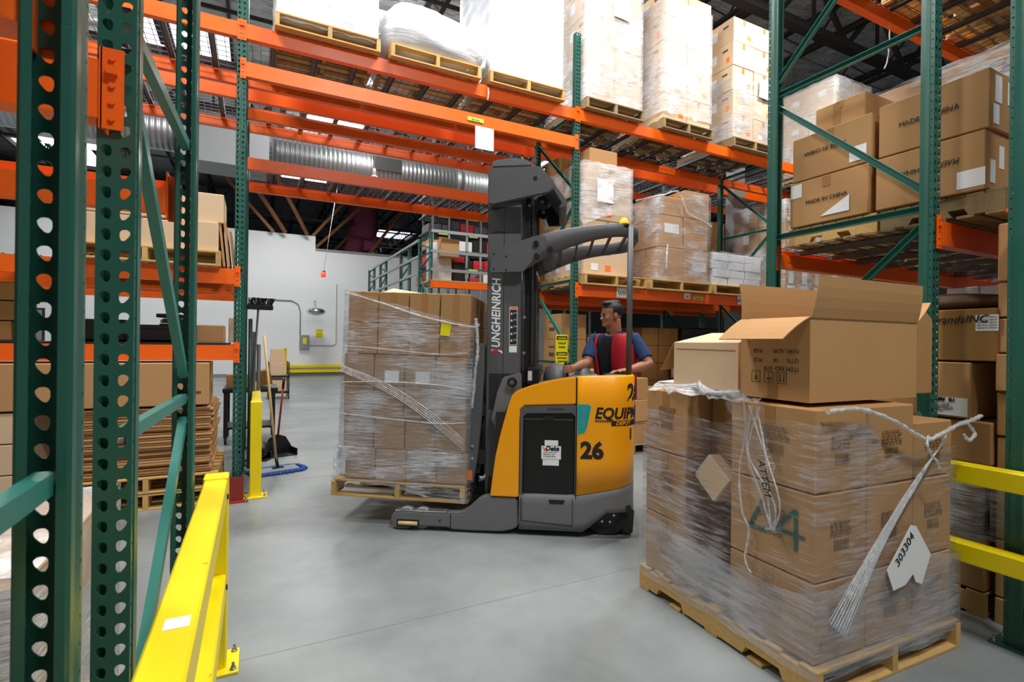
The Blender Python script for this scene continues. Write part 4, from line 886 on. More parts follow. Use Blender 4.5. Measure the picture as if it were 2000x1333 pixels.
# ---- open carton
def open_carton():
    A = Vector((2.175, 1.425, 1.252)); W_, D_, H_ = .82, .365, .378; rz = radians(-1.5)
    t = thing('open_cardboard_box', 'large open cardboard box with raised flaps on top of the foreground load', 'box', A, rz)
    c = .005; b = MB(); b.box(0, W_, 0, c, 0, H_); b.box(0, W_, D_ - c, D_, 0, H_); b.box(0, c, c, D_ - c, 0, H_); b.box(W_ - c, W_, c, D_ - c, 0, H_); b.box(c, W_ - c, c, D_ - c, 0, c); b.build('body', M_card, t)
    def flap(p0, p1, off, ln, m=M_card, inset=.01):
        p0, p1, off = Vector(p0), Vector(p1), Vector(off).normalized() * ln; e = (p1 - p0).normalized(); n = e.cross(off).normalized() * .0045
        vs = []
        for k in range(5):
            f = k / 4; bend = n * (6 * f * (1 - f)); ins = e * (inset * f)
            for nn in (0, 1): vs += [p0 + off * f + ins + bend + n * nn, p1 + off * f - ins + bend + n * nn]
        F = []
        for k in range(4):
            a = k * 4; F += [(a, a + 1, a + 5, a + 4), (a + 2, a + 6, a + 7, a + 3), (a, a + 4, a + 6, a + 2), (a + 1, a + 3, a + 7, a + 5)]
        F += [(0, 2, 3, 1), (16, 17, 19, 18)]; bb = MB(); bb.add(vs, F); bb.build('flap', m, t)
    flap((0, 0, H_), (W_, 0, H_), (.07, -.10, .98), .185)
    flap((0, D_, H_), (W_, D_, H_), (-.02, .12, 1), .185, M_card)
    flap((0, 0, H_), (0, D_, H_), (-1, 0, -.62), .19)
    flap((W_, 0, H_), (W_, D_, H_), (.8, 0, .6), .18)
    kw = dict(xdir=(0, 1, 0), ydir=(0, 0, -1))
    for s_, y, z, sz in (('ITEM NO: 019', .05, .155, .030), ('QTY:     10', .05, .192, .028), ('PCS', .24, .192, .028), ('N.W.: G.W.', .05, .235, .028), ('KGS', .24, .235, .028)): text(s_, sz, M_printbrown, t, (-.0012, y, z), **kw)
    for k, y in enumerate((.25, .18, .11)):
        b = MB()
        for (y0, y1, z0, z1) in ((0, .05, 0, .003), (0, .05, .052, .055), (0, .003, 0, .055), (.047, .05, 0, .055)): b.box(-.0012, 0, y + y0, y + y1, .075 + z0, .075 + z1)
        if k == 0: b.box(-.0012, 0, y + .017, y + .033, .085, .105); b.box(-.0012, 0, y + .023, y + .027, .105, .12)
        elif k == 1: b.prism([(y + .008, .10), (y + .042, .10), (y + .03, .088), (y + .02, .088)], -.0012, 0, lambda u, v, t_: (t_, u, v)); b.box(-.0012, 0, y + .023, y + .027, .10, .122)
        else:
            for q in (.012, .032): b.box(-.0012, 0, y + q, y + q + .006, .085, .12); b.prism([(y + q - .004, .092), (y + q + .010, .092), (y + q + .003, .083)], -.0012, 0, lambda u, v, t_: (t_, u, v))
        o = b.build('handling_icon', M_printbrown, t); o['kind'] = 'stuff'
    b = MB(); b.box(-.001, 0, .155, .21, 0, .13); b.build('tape', M_tape, t)
open_carton()
# long closed carton with raised top
t = thing('cardboard_box', 'long closed carton with a peaked top left of the open box', 'box', (2.22, 1.835, 1.262), radians(-2))
b = MB(); W_, D_, H_ = .56, .47, .255
b.add([(0, 0, 0), (W_, 0, 0), (W_, D_, 0), (0, D_, 0), (0, 0, H_), (W_, 0, H_ - .01), (W_, D_, H_), (0, D_, H_), (.22, .02, H_ + .055), (.24, D_ - .06, H_ + .06)],
      [(0, 3, 2, 1), (0, 1, 5, 8, 4), (2, 3, 7, 9, 6), (3, 0, 4, 7), (1, 2, 6, 5), (4, 8, 9, 7), (8, 5, 6, 9)])
b.build('body', M_cardlt, t); b = MB(); b.bar((-.002, .02, H_ - .04), (-.002, D_ - .02, H_ - .035), .004, .004); b.build('crease', M_card, t)
b = MB(); b.add([(0, D_, H_), (.2, D_, H_), (.16, D_ + .05, H_ - .15), (-.02, D_ + .09, H_ - .17), (0, D_ + .004, H_), (.2, D_ + .004, H_), (.16, D_ + .055, H_ - .15), (-.02, D_ + .095, H_ - .17)], [(0, 1, 2, 3), (7, 6, 5, 4), (0, 4, 5, 1), (1, 5, 6, 2), (2, 6, 7, 3), (3, 7, 4, 0)]); b.build('flap', M_carddk, t)
# upright open carton behind, right
t = thing('open_cardboard_box', 'narrow torn carton standing right behind the big open box', 'box', (3.03, 1.50, 1.252), radians(-3))
b = MB(); b.cbox(0, .30, 0, .36, 0, .40, .006); b.build('body', M_card, t)
b = MB(); b.prism([(0, .40), (.30, .40), (.17, .49), (.12, .485)], 0, .004, lambda u, v, t_: (u, t_, v)); b.build('flap', M_card, t)
b = MB(); b.prism([(.10, .40), (.31, .40), (.30, .60), (.24, .585), (.19, .57)], .20, .204, lambda u, v, t_: (u, t_, v)); b.build('flap', M_card, t)
carton(*fpt(.36, .0, 1.242 - .004), .0001 + .01, .01, .008, 'tiny cardboard chip on top of the foreground load', None, M_card, tape=False) if False else None

# ---------------------------------------------------------------- yellow guard rails and post protectors
def guard(label, x, ys, y0, y1, zt=(.87, .44), hgt=.88, w=.10, rh=.10, ends=True):
    t = thing('guard_rail', label, 'guard rail', (x, 0, 0))
    for y in ys:
        b = MB(); b.cbox(-w / 2, w / 2, y - w / 2, y + w / 2, 0, hgt, .006); b.build('post', M_yellow, t)
        b = MB(); b.cbox(-.1, .1, y - .1, y + .1, 0, .012, .002); b.build('base_plate', M_yellow, t)
        for sx in (-.078, .078):
            for sy in (-.075, .075): obj('anchor_bolt', BOLT, t, (sx, y + sy, .012))
    for z in zt:
        b = MB(); b.cbox(-w / 2 + .005, w / 2 - .005, y0, y1, z - rh, z, .006); b.build('rail', M_yellow, t)
    return t
g = guard('yellow guard rail running back from the bottom left corner', -.155, [2.70], -.4, 2.65, rh=.11)
b = MB(); b.box(.036, .052, 2.64, 2.652, .78, .80); b.box(.036, .052, 2.64, 2.652, .37, .39); b.build('cut_notch', M_black, g)
b = MB(); b.box(-.02, .03, 1.32, 1.37, .8702, .8712); tp = b.build('tape_scrap', M_paper, g)
guard('yellow guard rail beside the left tunnel post, brooms behind it', .01, [5.50, 8.05], 5.55, 8.0, (.90, .46), .915)
guard('short yellow guard post far back by the white wall', .77, [16.84], 16.9, 18.4, (1.2,), 1.28, .12)
g = guard('yellow guard rail behind the foreground load at the right edge', 3.30, [.55], .5, 2.0, (.905, .50), .92, rh=.098)
b = MB(); b.cbox(-.05, .05, 1.98, 2.08, 0, .92, .006); b.build('post', M_yellow, g)
def protector(x, y, label, s=-1):
    t = thing('post_protector', label, 'post guard', (x, y, 0))
    b = MB(); b.box(-.06, .06, s * .05 - .004, s * .05, 0, .23); b.box(-.06, -.054, min(s * .05, s * -.06), max(s * .05, s * -.06), 0, .25); b.box(.054, .06, min(s * .05, s * -.06), max(s * .05, s * -.06), 0, .25); b.build('shield', M_red, t)
    b = MB(); b.box(-.15, .1, -.11, .11, 0, .008); b.build('base_plate', M_red, t)
    obj('anchor_bolt', BOLT, t, (.08, -.07, .008))
protector(XL, 5.43, 'red steel shield on the foot of the left tunnel post'); protector(-.305, 2.70, 'red steel shield on the foot of the near green post', 1)
# ---------------------------------------------------------------- signs and labels
t = thing('caution_sign', 'yellow and black forklift caution sign beside the driver', 'sign', (3.44, 5.62, 1.235))
b = MB(); b.cbox(0, .18, 0, .004, 0, .385, .001); b.build('panel', M_yelabel, t)
for z0, z1 in ((.315, .365), (.115, .16)): MB().box(.01, .17, -.001, 0, z0, z1).build('black_band', M_ink, t)
for s_, z, m_, sz in (('CAUTION', .325, M_yelabel, .034), ('FORKLIFT', .262, M_ink, .034), ('TRAFFIC', .212, M_ink, .034), ('CUIDADO', .123, M_yelabel, .034), ('MONTACARGAS', .075, M_ink, .026), ('TRANSITANDO', .03, M_ink, .026)): text(s_, sz, m_, t, (.09, -.002, z), (1, 0, 0), (0, 0, 1), sx=.82 if len(s_) < 9 else .72, align='CENTER', bold=.0008)
for (x, y, z, w, h, s_, m_, lb) in ((2.14, 5.486, 4.055, .20, .045, 'SA F-41A', M_gnlabel, 'small green code label on the lowest orange tunnel beam'), (4.29, 5.486, 2.13, .22, .13, 'WM1', M_paper, 'white paper marked WM1 on the middle orange beam'), (5.50, 5.486, 2.17, .12, .085, '44', M_paper, 'small white label with number 44 on the orange beam'), (5.68, 5.486, 2.165, .2, .05, '44-C-44', M_gnlabel, 'green code strip right of the 44 label'), (6.60, 5.486, 2.14, .12, .13, 'WM', M_paper, 'white paper marked WM at the right of the orange beam')):
    t = thing('beam_label', lb, 'label', (x, y, z)); b = MB(); b.box(0, w, -.001, 0, 0, h); b.build('sheet', m_, t); text(s_, h * .62, M_ink, t, (w / 2, -.002, h * .2), (1, 0, 0), (0, 0, 1), align='CENTER', sx=.9)
o = MB().box(0, .235, -.002, 0, -.26, 0).build('paper_sheet', M_paper); o.location = (2.235, 5.484, 4.01); tag(o, 'blank white sheet hanging from the lowest orange tunnel beam', 'paper')
rope([(2.37, 5.44, 4.46), (2.372, 5.43, 4.38), (2.36, 5.43, 4.3)], .008, 'film scrap hanging over the top orange beam', seed=98)
rope([(5.1, 2.632, 4.42), (5.11, 2.64, 4.25), (5.1, 2.65, 4.1), (5.05, 2.65, 4.02)], .006, 'thin white film strip hanging from the upper right beam', seed=99)
# ---------------------------------------------------------------- cleaning tools and bench behind the left guard
t = thing('dust_mop', 'blue dust mop with a long pine handle leaning by the guard', 'mop', (.24, 6.45, 0), .25)
b = MB(); rr = random.Random(2)
for k in range(150):
    a = 2 * pi * k / 150; c_, s_ = cos(a), sin(a); q = (abs(c_) ** 4 + abs(s_) ** 4) ** -.25; p = Vector((c_ * q * .25, s_ * q * .13, .02)); l = rr.uniform(.04, .07); p2 = p + Vector((c_, s_, 0)) * l; p2.z = .006
    b.tube([p, (p + p2) / 2 + Vector((0, 0, .012)), p2], .009, 5)
o = b.build('yarn_fringe', M_blue, t); o['kind'] = 'stuff'
b = MB(); b.cbox(-.22, .22, -.10, .10, .015, .035, .01); b.build('pad', M_greycloth, t)
b = MB(); b.cyl((0, 0, .03), (-.02, .0, .16), .018, 10); b.box(-.06, .06, -.02, .02, .03, .05); b.build('swivel', M_black, t)
b = MB(); b.cyl((-.02, 0, .14), (-.24, -.28, 1.55), .0135, 10); b.build('handle', M_handle, t)
t = thing('push_broom', 'black broom hung head up on the rack behind the left tunnel post', 'broom', (.02, 6.74, 1.5), .2)
b = MB(); b.cbox(-.12, .16, -.03, .03, .36, .42, .01); b.build('broom_head', M_black, t); b = MB(); rr = random.Random(9)
for k in range(70): x = -.11 + .26 * k / 69; b.bar((x, 0, .42), (x + rr.uniform(.0, .05), rr.uniform(-.03, .03), .50), .006, .006)
o = b.build('bristles', M_black, t); o['kind'] = 'stuff'; b = MB(); b.cyl((-.07, 0, -.9), (0, 0, .38), .012, 8); b.build('handle', M_tgrey, t)
t = thing('dustpan', 'black upright dustpan with a dark red handle on the floor', 'dustpan', (.30, 7.35, 0), .3)
b = MB(); b.box(-.17, .17, -.14, .1, 0, .01); b.box(-.17, -.155, -.14, .1, 0, .09); b.box(.155, .17, -.14, .1, 0, .09); b.prism([(-.17, 0), (.17, 0), (.17, .1), (.1, .22), (0, .26), (-.1, .22), (-.17, .1)], .09, .11, lambda u, v, t_: (u, t_, v)); b.build('pan', M_black, t)
b = MB(); b.cyl((0, .1, .2), (.06, .1, .86), .013, 10); b.build('handle', M_redh, t); b = MB(); b.cyl((.06, .1, .86), (.073, .1, 1.0), .017, 10); b.build('grip', M_black, t)
t = thing('dustpan', 'black round dustpan lying left of the upright one', 'dustpan', (.06, 7.2, 0), -.4)
b = MB(); b.tube([(0, -.12, .10), (0, .12, .10)], .10, 20); b.box(-.14, .14, -.15, .13, 0, .012); b.build('pan', M_black, t)
t = thing('work_table', 'black work table behind the left guard rail', 'table', (-.42, 8.35, 0))
b = MB(); b.cbox(0, .72, 0, .8, .74, .80, .006); b.build('table_top', M_tdark, t)
for x in (.04, .66):
    for y in (.04, .76): MB().box(x - .025, x + .025, y - .025, y + .025, .09, .74).build('leg', M_tdark, t); MB().cyl((x - .015, y, .045), (x + .015, y, .045), .045, 12).build('caster', M_rubber, t)
MB().box(.04, .66, .1, .7, .2, .23).build('lower_shelf', M_tdark, t)
carton(-.38, 8.4, .802, .3, .3, .2, 'brown box on the black table behind the guard', None, M_card); carton(-.02, 8.42, .802, .26, .35, .22, 'dark tilted box at the right end of the black table', None, M_carddk, tilt=(0, -.2, .1))
for i, x in enumerate((-.06, -.02, .03)):
    o = MB().cyl((0, 0, 0), (.0, .0, 1.75 - .15 * i), .022, 12).build('plastic_pipe', M_tgrey if i else M_darkgreen); o.location = (x, 6.72 + .05 * i, .0); tag(o, ['dark green pipe leaning behind the left tunnel post', 'grey pipe standing behind the left tunnel post', 'shorter grey pipe standing behind the left tunnel post'][i], 'pipe')
t = thing('service_cart', 'cart stacked with small boxes by the far yellow post', 'cart', (.28, 14.3, 0))
b = MB(); b.box(0, .5, 0, .8, .55, .6); b.box(0, .5, 0, .8, .15, .2); b.build('shelf', M_tdark, t)
for x in (0, .47):
    for y in (0, .77): MB().box(x, x + .03, y, y + .03, 0, .95).build('upright', M_tdark, t)
for i, (x, y, z, w, d, h) in enumerate([(.29, 14.35, .602, .4, .5, .28), (.32, 14.4, .885, .36, .4, .2), (.34, 14.45, 1.088, .32, .3, .2), (.3, 14.35, .202, .42, .6, .3)]): carton(x, y, z, w, d, h, ['lowest box on the top shelf of the cart', 'middle box in the pile on the cart', 'topmost box in the pile on the cart', 'box on the bottom shelf of the cart'][i], 'boxes on the cart', M_cardlt)
# wall fittings
t = thing('electrical_box', 'grey electrical box with a yellow notice on the white wall', 'electrical box', (1.66, 23.5, 1.15)); b = MB(); b.cbox(0, .38, 0, .14, 0, .6, .01); b.build('cabinet', M_column, t); b = MB(); b.box(.12, .28, -.003, 0, .22, .48); b.build('notice', M_yelabel, t)
t = thing('warning_sign', 'yellow warning sign above the grey electrical box', 'sign', (2.32, 23.63, 1.66)); b = MB(); b.box(0, .28, 0, .01, 0, .36); b.build('panel', M_yelabel, t); text('DANGER', .06, M_ink, t, (.14, -.002, .27), (1, 0, 0), (0, 0, 1), align='CENTER'); text('PELIGRO', .055, M_ink, t, (.14, -.002, .12), (1, 0, 0), (0, 0, 1), align='CENTER')
t = thing('convex_mirror', 'round convex safety mirror hung before the white wall', 'mirror', (2.22, 22.6, 2.72)); b = MB(); b.sphere((0, 0, 0), (.38, .38, .17), 24, 8); b.build('mirror_dome', M_chrome, t); b = MB(); b.tube([(0, .12, 0), (0, .3, .45), (0, 1.03, .5)], .014, 8); b.build('wall_arm', M_steel, t)
t = thing('hanging_lamp', 'small red lamp hanging on a cord before the white wall', 'lamp', (2.2, 20, 3.85)); b = MB(); b.cyl((0, 0, 0), (0, 0, .18), .09, 12); b.build('glass', M_redlamp, t); b = MB(); b.cyl((0, 0, .18), (0, 0, .26), .06, 10); b.build('cap', M_steel, t); b = MB(); b.cyl((0, 0, .26), (.5, .2, 3.6), .008, 6); b.build('cord', M_paper, t)
t = thing('conduit', 'thin white conduit looping along the white wall', 'conduit', (0, 23.62, 0)); b = MB(); b.tube([(-.1, 0, 3.2), (1.35, 0, 3.2), (1.6, 0, 3.05), (1.68, 0, 2.7), (1.68, 0, 1.75)], .022, 8); b.build('pipe', M_column, t); b = MB(); b.tube([(2.04, 0, 1.3), (3.0, 0, 1.3), (3.15, 0, 1.4), (3.15, 0, 4.0)], .014, 8); b.build('pipe', M_column, t)
# pendant below the tunnel beams
t = thing('pendant_bulb', 'small white bulb hanging before the metal duct', 'light', (1.72, 8.6, 4.2)); b = MB(); b.sphere((0, 0, 0), (.07, .07, .05)); b.cyl((0, 0, .03), (0, 0, .16), .03, 10, .02); b.build('bulb', M_white, t); b = MB(); b.cyl((0, 0, .16), (0, 0, 3.0), .005, 6); b.build('cord', M_paper, t)

# ---------------------------------------------------------------- far racks with rails and carton shelving, right of the cross aisle
for i, (ya, yb) in enumerate([(11.5, 12.45), (13.35, 14.3), (16.1, 16.95), (17.9, 18.8)]):
    rack_frame(3.62, ya, yb, '%s low green frame along the far side of the cross aisle' % ['nearest', 'second', 'third', 'farthest'][i], 'low green frames along the far cross aisle', post=cached('plow', lambda: post_mesh(80, M_green)), levels=[.18, 1.25, 2.32, 3.2, 3.6, 4.0])
t = thing('side_rail', 'long grey rails tying the far green frames together', 'rail', (3.62, 0, 0))
for z in (3.22, 3.63, 4.03): MB().box(-.05, -.01, 12.45, 18.0, z - .03, z + .03).build('rail', M_column, t)
t = thing('rail_panel', 'three grey horizontal rails across the front of the carton shelving', 'rail', (0, 11.46, 0))
for z in (3.20, 3.63, 4.10): MB().box(3.62, 8.4, 0, .04, z - .035, z + .035).build('rail', M_column, t)
rack_beam(3.62, 7.35, 11.5, 2.93, 'orange beam under the carton shelving deck behind the mast'); 
b = MB(); b.box(3.62, 9, 11.5, 12.5, 2.94, 2.97); tag(b.build('plywood_deck', M_wood), 'plywood deck under the carton shelving', 'deck')
t = thing('carton_shelving', 'tall grey steel shelving with dark boxes behind the rails', 'shelving', (0, 12.75, 0))
xs = [4.05, 4.5, 5.0, 5.4, 6.3, 7.2, 8.1, 9.0]
for x in xs:
    for y in (0, .8): MB().box(x - .025, x + .025, y, y + .04, 0, 6.8).build('upright', M_column, t)
for z in [3.0, 3.45, 3.9, 4.35, 4.8, 5.3, 5.8, 6.3]:
    MB().box(3.9, 9.0, 0, .8, z, z + .03).build('shelf', M_tgrey, t)
for x in xs[::2]:
    for z in (3.3, 4.0, 4.7, 5.4): MB().bar((x, .02, z), (x, .8, z + .25), .03, .03).build('side_brace', M_column, t)
rr = random.Random(21); pal = [M_black, M_tdark, M_carddk, M_white_box, M_card, M_black, M_redwhite, M_tgrey]
ci = 0
for zi, z in enumerate([3.03, 3.48, 3.93, 4.38, 4.83, 5.33]):
    x = 3.95
    while x < 7.6:
        w = rr.uniform(.22, .42)
        m_ = pal[rr.randrange(8)]; h = rr.uniform(.2, .36)
        cn = {M_black: 'black', M_tdark: 'dark grey', M_carddk: 'brown', M_white_box: 'white', M_card: 'tan', M_redwhite: 'red', M_tgrey: 'grey'}[m_]
        o = MB().cbox(0, w - .02, 0, .6, 0, h, .005).build('storage_box', m_); o.location = (x, 12.8, z + .002); tag(o, '%s box on the %s shelf of the grey shelving behind the rails' % (cn, ORD[zi]), 'box', '%s boxes on the %s shelf of the grey shelving' % (cn, ORD[zi])); x += w
    for xx in (4.2, 5.05, 5.75, 6.6):
        o = MB().box(0, .26, -.012, 0, 0, .05).build('shelf_label', M_gnlabel); o.location = (xx, 12.745, z - .07); tag(o, 'green label strip on the %s shelf edge' % ORD[zi], 'label', 'green label strips on the %s shelf edge' % ORD[zi])
for i, (x, z, w, h, m_, lb) in enumerate([(3.72, 2.97, .55, .95, M_white_box, 'tall white carton on the plywood deck'), (3.9, 3.55, .45, .42, M_card, 'square tan carton high on the white ones'), (4.32, 2.97, .3, .5, M_tdark, 'dark slatted crate beside the white cartons'), (4.30, 3.48, .3, .15, M_redwhite, 'red lidded box on the dark crate')]):
    o = MB().cbox(0, w, 0, .3, 0, h, .006).build('storage_box', m_); o.location = (x, 11.9 - (.31 if i == 1 else 0), z); tag(o, lb, 'box')
carton(3.75, 12.7, 2.98, .2, .5, .25, 'tan carton between the far green frames', None, M_card)
# ---------------------------------------------------------------- reach truck (local x runs along the truck, y away from the camera)
TM = Matrix.Translation((1.004, 4.071, 0)) @ Matrix.Rotation(radians(-32), 4, 'Z')
TR = thing('reach_truck', 'yellow and dark grey reach truck carrying a wrapped pallet of boxes', 'forklift', (1.004, 4.071, 0), radians(-32))
def SP(poly, o0, o1, name, m, parent=None, bev=.006):
    b = MB(); b.prism(poly, o0, o1, lambda u, v, t: (u, t, v)); me = b.mesh(name, m, True)
    if bev:
        bm = bmesh.new(); bm.from_mesh(me); bmesh.ops.bevel(bm, geom=[e for e in bm.edges if len(e.link_faces) == 2 and e.calc_face_angle(0) > .35], offset=bev, segments=2, affect='EDGES', clamp_overlap=True); bm.to_mesh(me); bm.free()
        me.polygons.foreach_set('use_smooth', [False] * len(me.polygons)); me.update()
    return obj(name, me, parent or TR)
# plan outline of the rear end
A1, RC, WD = 1.69, .21, 1.08
def plan(s, off=0):
    """s = distance along the near side and round the rear corner; returns x, y pushed outwards by off"""
    L_ = pi / 2 * RC
    if s <= A1: return (s, -off)
    s -= A1
    if s <= L_: t = s / RC; return (A1 + sin(t) * (RC + off), RC - cos(t) * (RC + off))
    s -= L_; w = WD - 2 * RC
    if s <= w: return (A1 + RC + off, RC + s)
    s -= w
    if s <= L_: t = s / RC; return (A1 + cos(t) * (RC + off), WD - RC + sin(t) * (RC + off))
    s -= L_; return (A1 - s, WD + off)
def sweep(s0, s1, zb, zt, name, m, th=.03, off=0, nz=4, closed=False):
    b = MB(); n = 44; vs = []
    for i in range(n + 1):
        s = s0 + (s1 - s0) * i / n
        x, y = plan(s, off); a = min(x, 3)
        for k in range(nz + 1):
            f = k / nz; z = zb(a, y) + (zt(a, y) - zb(a, y)) * f; vs.append((x, y, z))
        xi, yi = plan(s, off - th * .5); vs.append((xi, yi, zt(a, y) + .012)); xi, yi = plan(s, off - th); vs.append((xi, yi, zt(a, y))); vs.append((xi, yi, zb(a, y)))
    K = nz + 4; F = [(i * K + k, i * K + (k + 1) % K, (i + 1) * K + (k + 1) % K, (i + 1) * K + k) for i in range(n) for k in range(K)]
    F += [tuple(range(K)), tuple(n * K + k for k in range(K))[::-1]]
    b.add(vs, F, True); return b.build(name, m, TR)
LP = pi / 2 * RC; STOT = A1 + 2 * LP + (WD - 2 * RC)
zlow = lambda a, y: .318 + max(0, a - 1.40) * .20
sweep(1.438, STOT + (A1 - 1.438), lambda a, y: zlow(a, y) + .004, lambda a, y: 1.238 + .014 * sin(min(1, (a - 1.43) / .3) * 1.4), 'rear_cover', M_truck)
sweep(.995, STOT + (A1 - .995), lambda a, y: .05 if a < 1.50 else min(.205, .05 + (a - 1.50) * .9), lambda a, y: zlow(a, y) - .004, 'lower_chassis', M_tgrey2, .05)
MB().box(1.0, 1.86, .05, 1.03, .20, .25).build('chassis_floor', M_tdark, TR)
yp = [(.768, .297), (.782, .42), (.808, .619), (.840, .77), (.874, .902), (.905, 1.015), (.932, 1.090), (.955, 1.118), (.991, 1.137), (1.08, 1.172), (1.17, 1.198), (1.30, 1.228), (1.428, 1.247), (1.428, 1.034), (1.03, 1.016), (1.000, .985), (.992, .90), (.992, .297)]
SP(yp, 0, .05, 'side_cover', M_truck, bev=.008); SP(yp, 1.03, 1.08, 'side_cover', M_truck, bev=0)
SP([(.94, 1.0), (.94, 1.085), (1.0, 1.125), (1.17, 1.18), (1.43, 1.23), (1.43, 1.0)], .052, 1.028, 'hood', M_tgrey)
MB().box(.80, 1.0, .052, 1.028, .29, .95).build('front_bulkhead', M_tdark, TR)
# battery bay
SP([(.997, .30), (.997, .985), (1.03, 1.012), (1.40, 1.03), (1.432, 1.028), (1.432, .30), (1.424, .30), (1.424, .94), (1.40, .965), (1.05, .955), (1.022, .93), (1.018, .30)], .004, .05, 'battery_frame', M_tgrey, bev=.002)
bat = MB().cbox(1.02, 1.423, .03, 1.05, .30, .965, .006).build('battery', M_blackg, TR)
MB().box(1.03, 1.41, .026, .03, .905, .911).build('battery_strip', M_tgrey, bat)
SP([(1.17, .90), (1.19, .945), (1.25, .945), (1.27, .90)], .022, .03, 'lifting_lug', M_tdark, bat, .002)
for (x0, x1, z0, z1) in ((1.19, 1.295, .703, .745), (1.165, 1.318, .597, .700), (1.176, 1.303, .548, .594)): MB().box(x0, x1, .0275, .0298, z0, z1).build('battery_label', M_paper, bat)
text('Deka', .05, M_ink, bat, (1.195, .0265, .665), (1, 0, 0), (0, 0, 1), shear=.3, bold=.002); b = MB(); b.prism([(1.17, .695), (1.215, .672), (1.19, .660)], .0262, .0268, lambda u, v, t: (u, t, v)); b.build('logo_flash', M_orlabel, bat)
for k in range(3): text(['36 VOLT  900 AH  18-85', 'SERIAL 0871  TYPE E', 'R. MANUFACTURING'][k], .010, M_ink, bat, (1.18, .0265, .648 - k * .016), (1, 0, 0), (0, 0, 1))
for k in range(8): SP([(1.205 + k * .0165, .984), (1.212 + k * .0165, .984), (1.220 + k * .0165, 1.000), (1.213 + k * .0165, 1.000)], .002, .006, 'vent_slot', M_black, bev=0)
SP([(1.235, .258), (1.34, .258), (1.35, .290), (1.225, .290)], -.003, .002, 'hand_slot', M_black, bev=0)
for p, q in (((1.012, .12), (1.012, .30)), ((1.012, .12), (1.41, .09)), ((1.41, .09), (1.41, .30))): MB().bar((p[0], -.0015, p[1]), (q[0], -.0015, q[1]), .004, .003, (0, 1, 0)).build('panel_seam', M_black, TR)
MB().box(1.4315, 1.4375, -.001, .05, .30, 1.24).build('cover_gap', M_black, TR)
SP([(1.441, 1.036), (1.527, 1.034), (1.545, 1.02), (1.521, .88), (1.505, .83), (1.49, .812), (1.444, .806)], -.0025, 0, 'turquoise_panel', M_tealp, bev=0)
text('ETR 235', .045, M_column, TR, (1.470, -.0035, 1.005), (0, 0, -1), (1, 0, 0), sx=.95)
def wraptext(s, size, a, z, m=M_ink, **k):
    o = text(s, size, m, TR, (0, 0, 0), (1, 0, 0), (0, 0, 1), **k)
    for v in o.data.vertices:
        x, y = plan(a + v.co.x, .0015 + max(0, -v.co.y)); v.co = (x, y, z + v.co.z)
    return o
wraptext('26', .175, 1.468, .622, bold=.008, sx=1.0, label='black stencilled number 26')
wraptext('26', .18, 1.835, 1.068, bold=.007)
wraptext('EQUIPMENT', .118, 1.572, .930, bold=.004, shear=.2, sx=.92)
for k in range(10): SP([(1.575 + k * .017, .918), (1.585 + k * .017, .918), (1.590 + k * .017, .900), (1.580 + k * .017, .900)], -.002, 0, 'logo_bar', M_ink, bev=0) if 1.58 + k * .017 < 1.69 else None
def wrapbox(a0, a1, z0, z1, m, name):
    b = MB(); n = 8; vs = []
    for i in range(n + 1):
        x, y = plan(a0 + (a1 - a0) * i / n, .0012); vs += [(x, y, z0), (x, y, z1)]
    b.add(vs, [(2 * i, 2 * i + 2, 2 * i + 3, 2 * i + 1) for i in range(n)]); return b.build(name, m, TR)
wrapbox(1.70, 1.98, .872, .915, M_ink, 'logo_band'); wraptext('DEPOT', .042, 1.735, .880, M_truck, bold=.001, shear=.2)
wrapbox(1.872, 1.892, .76, .85, M_ink, 'black_mark')
# wheels and outriggers
b = MB(); b.cyl((1.675, .09, .165), (1.675, .26, .165), .165, 32); w_ = b.build('drive_wheel', M_rubber, TR)
b = MB(); b.cyl((1.675, .082, .165), (1.675, .09, .165), .10, 24); b.build('hub', M_tdark, w_)
for k in range(6): a_ = k * pi / 3; MB().cyl((1.675 + .06 * cos(a_), .072, .165 + .06 * sin(a_)), (1.675 + .06 * cos(a_), .083, .165 + .06 * sin(a_)), .010, 6).build('wheel_bolt', M_chrome, w_)
b = MB(); b.cyl((1.70, .80, .12), (1.70, .95, .12), .12, 24); b.build('caster_wheel', M_rubber, TR)
SP([(1.80, .02), (1.885, .02), (1.895, .20), (1.84, .20)], .10, .9, 'rear_skirt', M_tdark)
leg = [(-.025, .02), (-.035, .10), (-.01, .135), (.05, .152), (.20, .150), (.41, .141), (.54, .150), (.60, .185), (.67, .255), (.72, .278), (.80, .288), (.982, .288), (.992, .07), (.96, .045), (.86, .02), (.62, .016), (.46, .018), (.44, .034), (.16, .034), (.10, .008), (0, .008)]
for o0, o1 in ((.0, .145), (.935, 1.08)):
    l_ = SP(leg, o0, o1, 'outrigger', M_tgrey2, bev=.012)
    oc = (o0 + o1) / 2
    for a_ in (.085, .215): b = MB(); b.cyl((a_, oc - .045, .088), (a_, oc + .045, .088), .080, 24); b.build('load_wheel', M_column, l_)
    MB().cbox(.0, .42, oc - .055, oc + .055, .146, .152, .002).build('wheel_pocket', M_steel, l_)
    MB().box(.02, .20, o0 - .002, o0 + .004, .03, .085).build('axle_pocket', M_black, l_); MB().cyl((.035, o0 - .004, .057), (.19, o0 - .004, .057), .016, 8).build('roller', M_yellow if 0 else M_handle, l_)
    MB().box(.452, .458, o0 - .002, o0 + .002, .02, .148).build('joint_line', M_black, l_)
    MB().cyl((.37, o0 - .003, .09), (.37, o0 + .002, .09), .008, 10).build('bolt', M_black, l_)
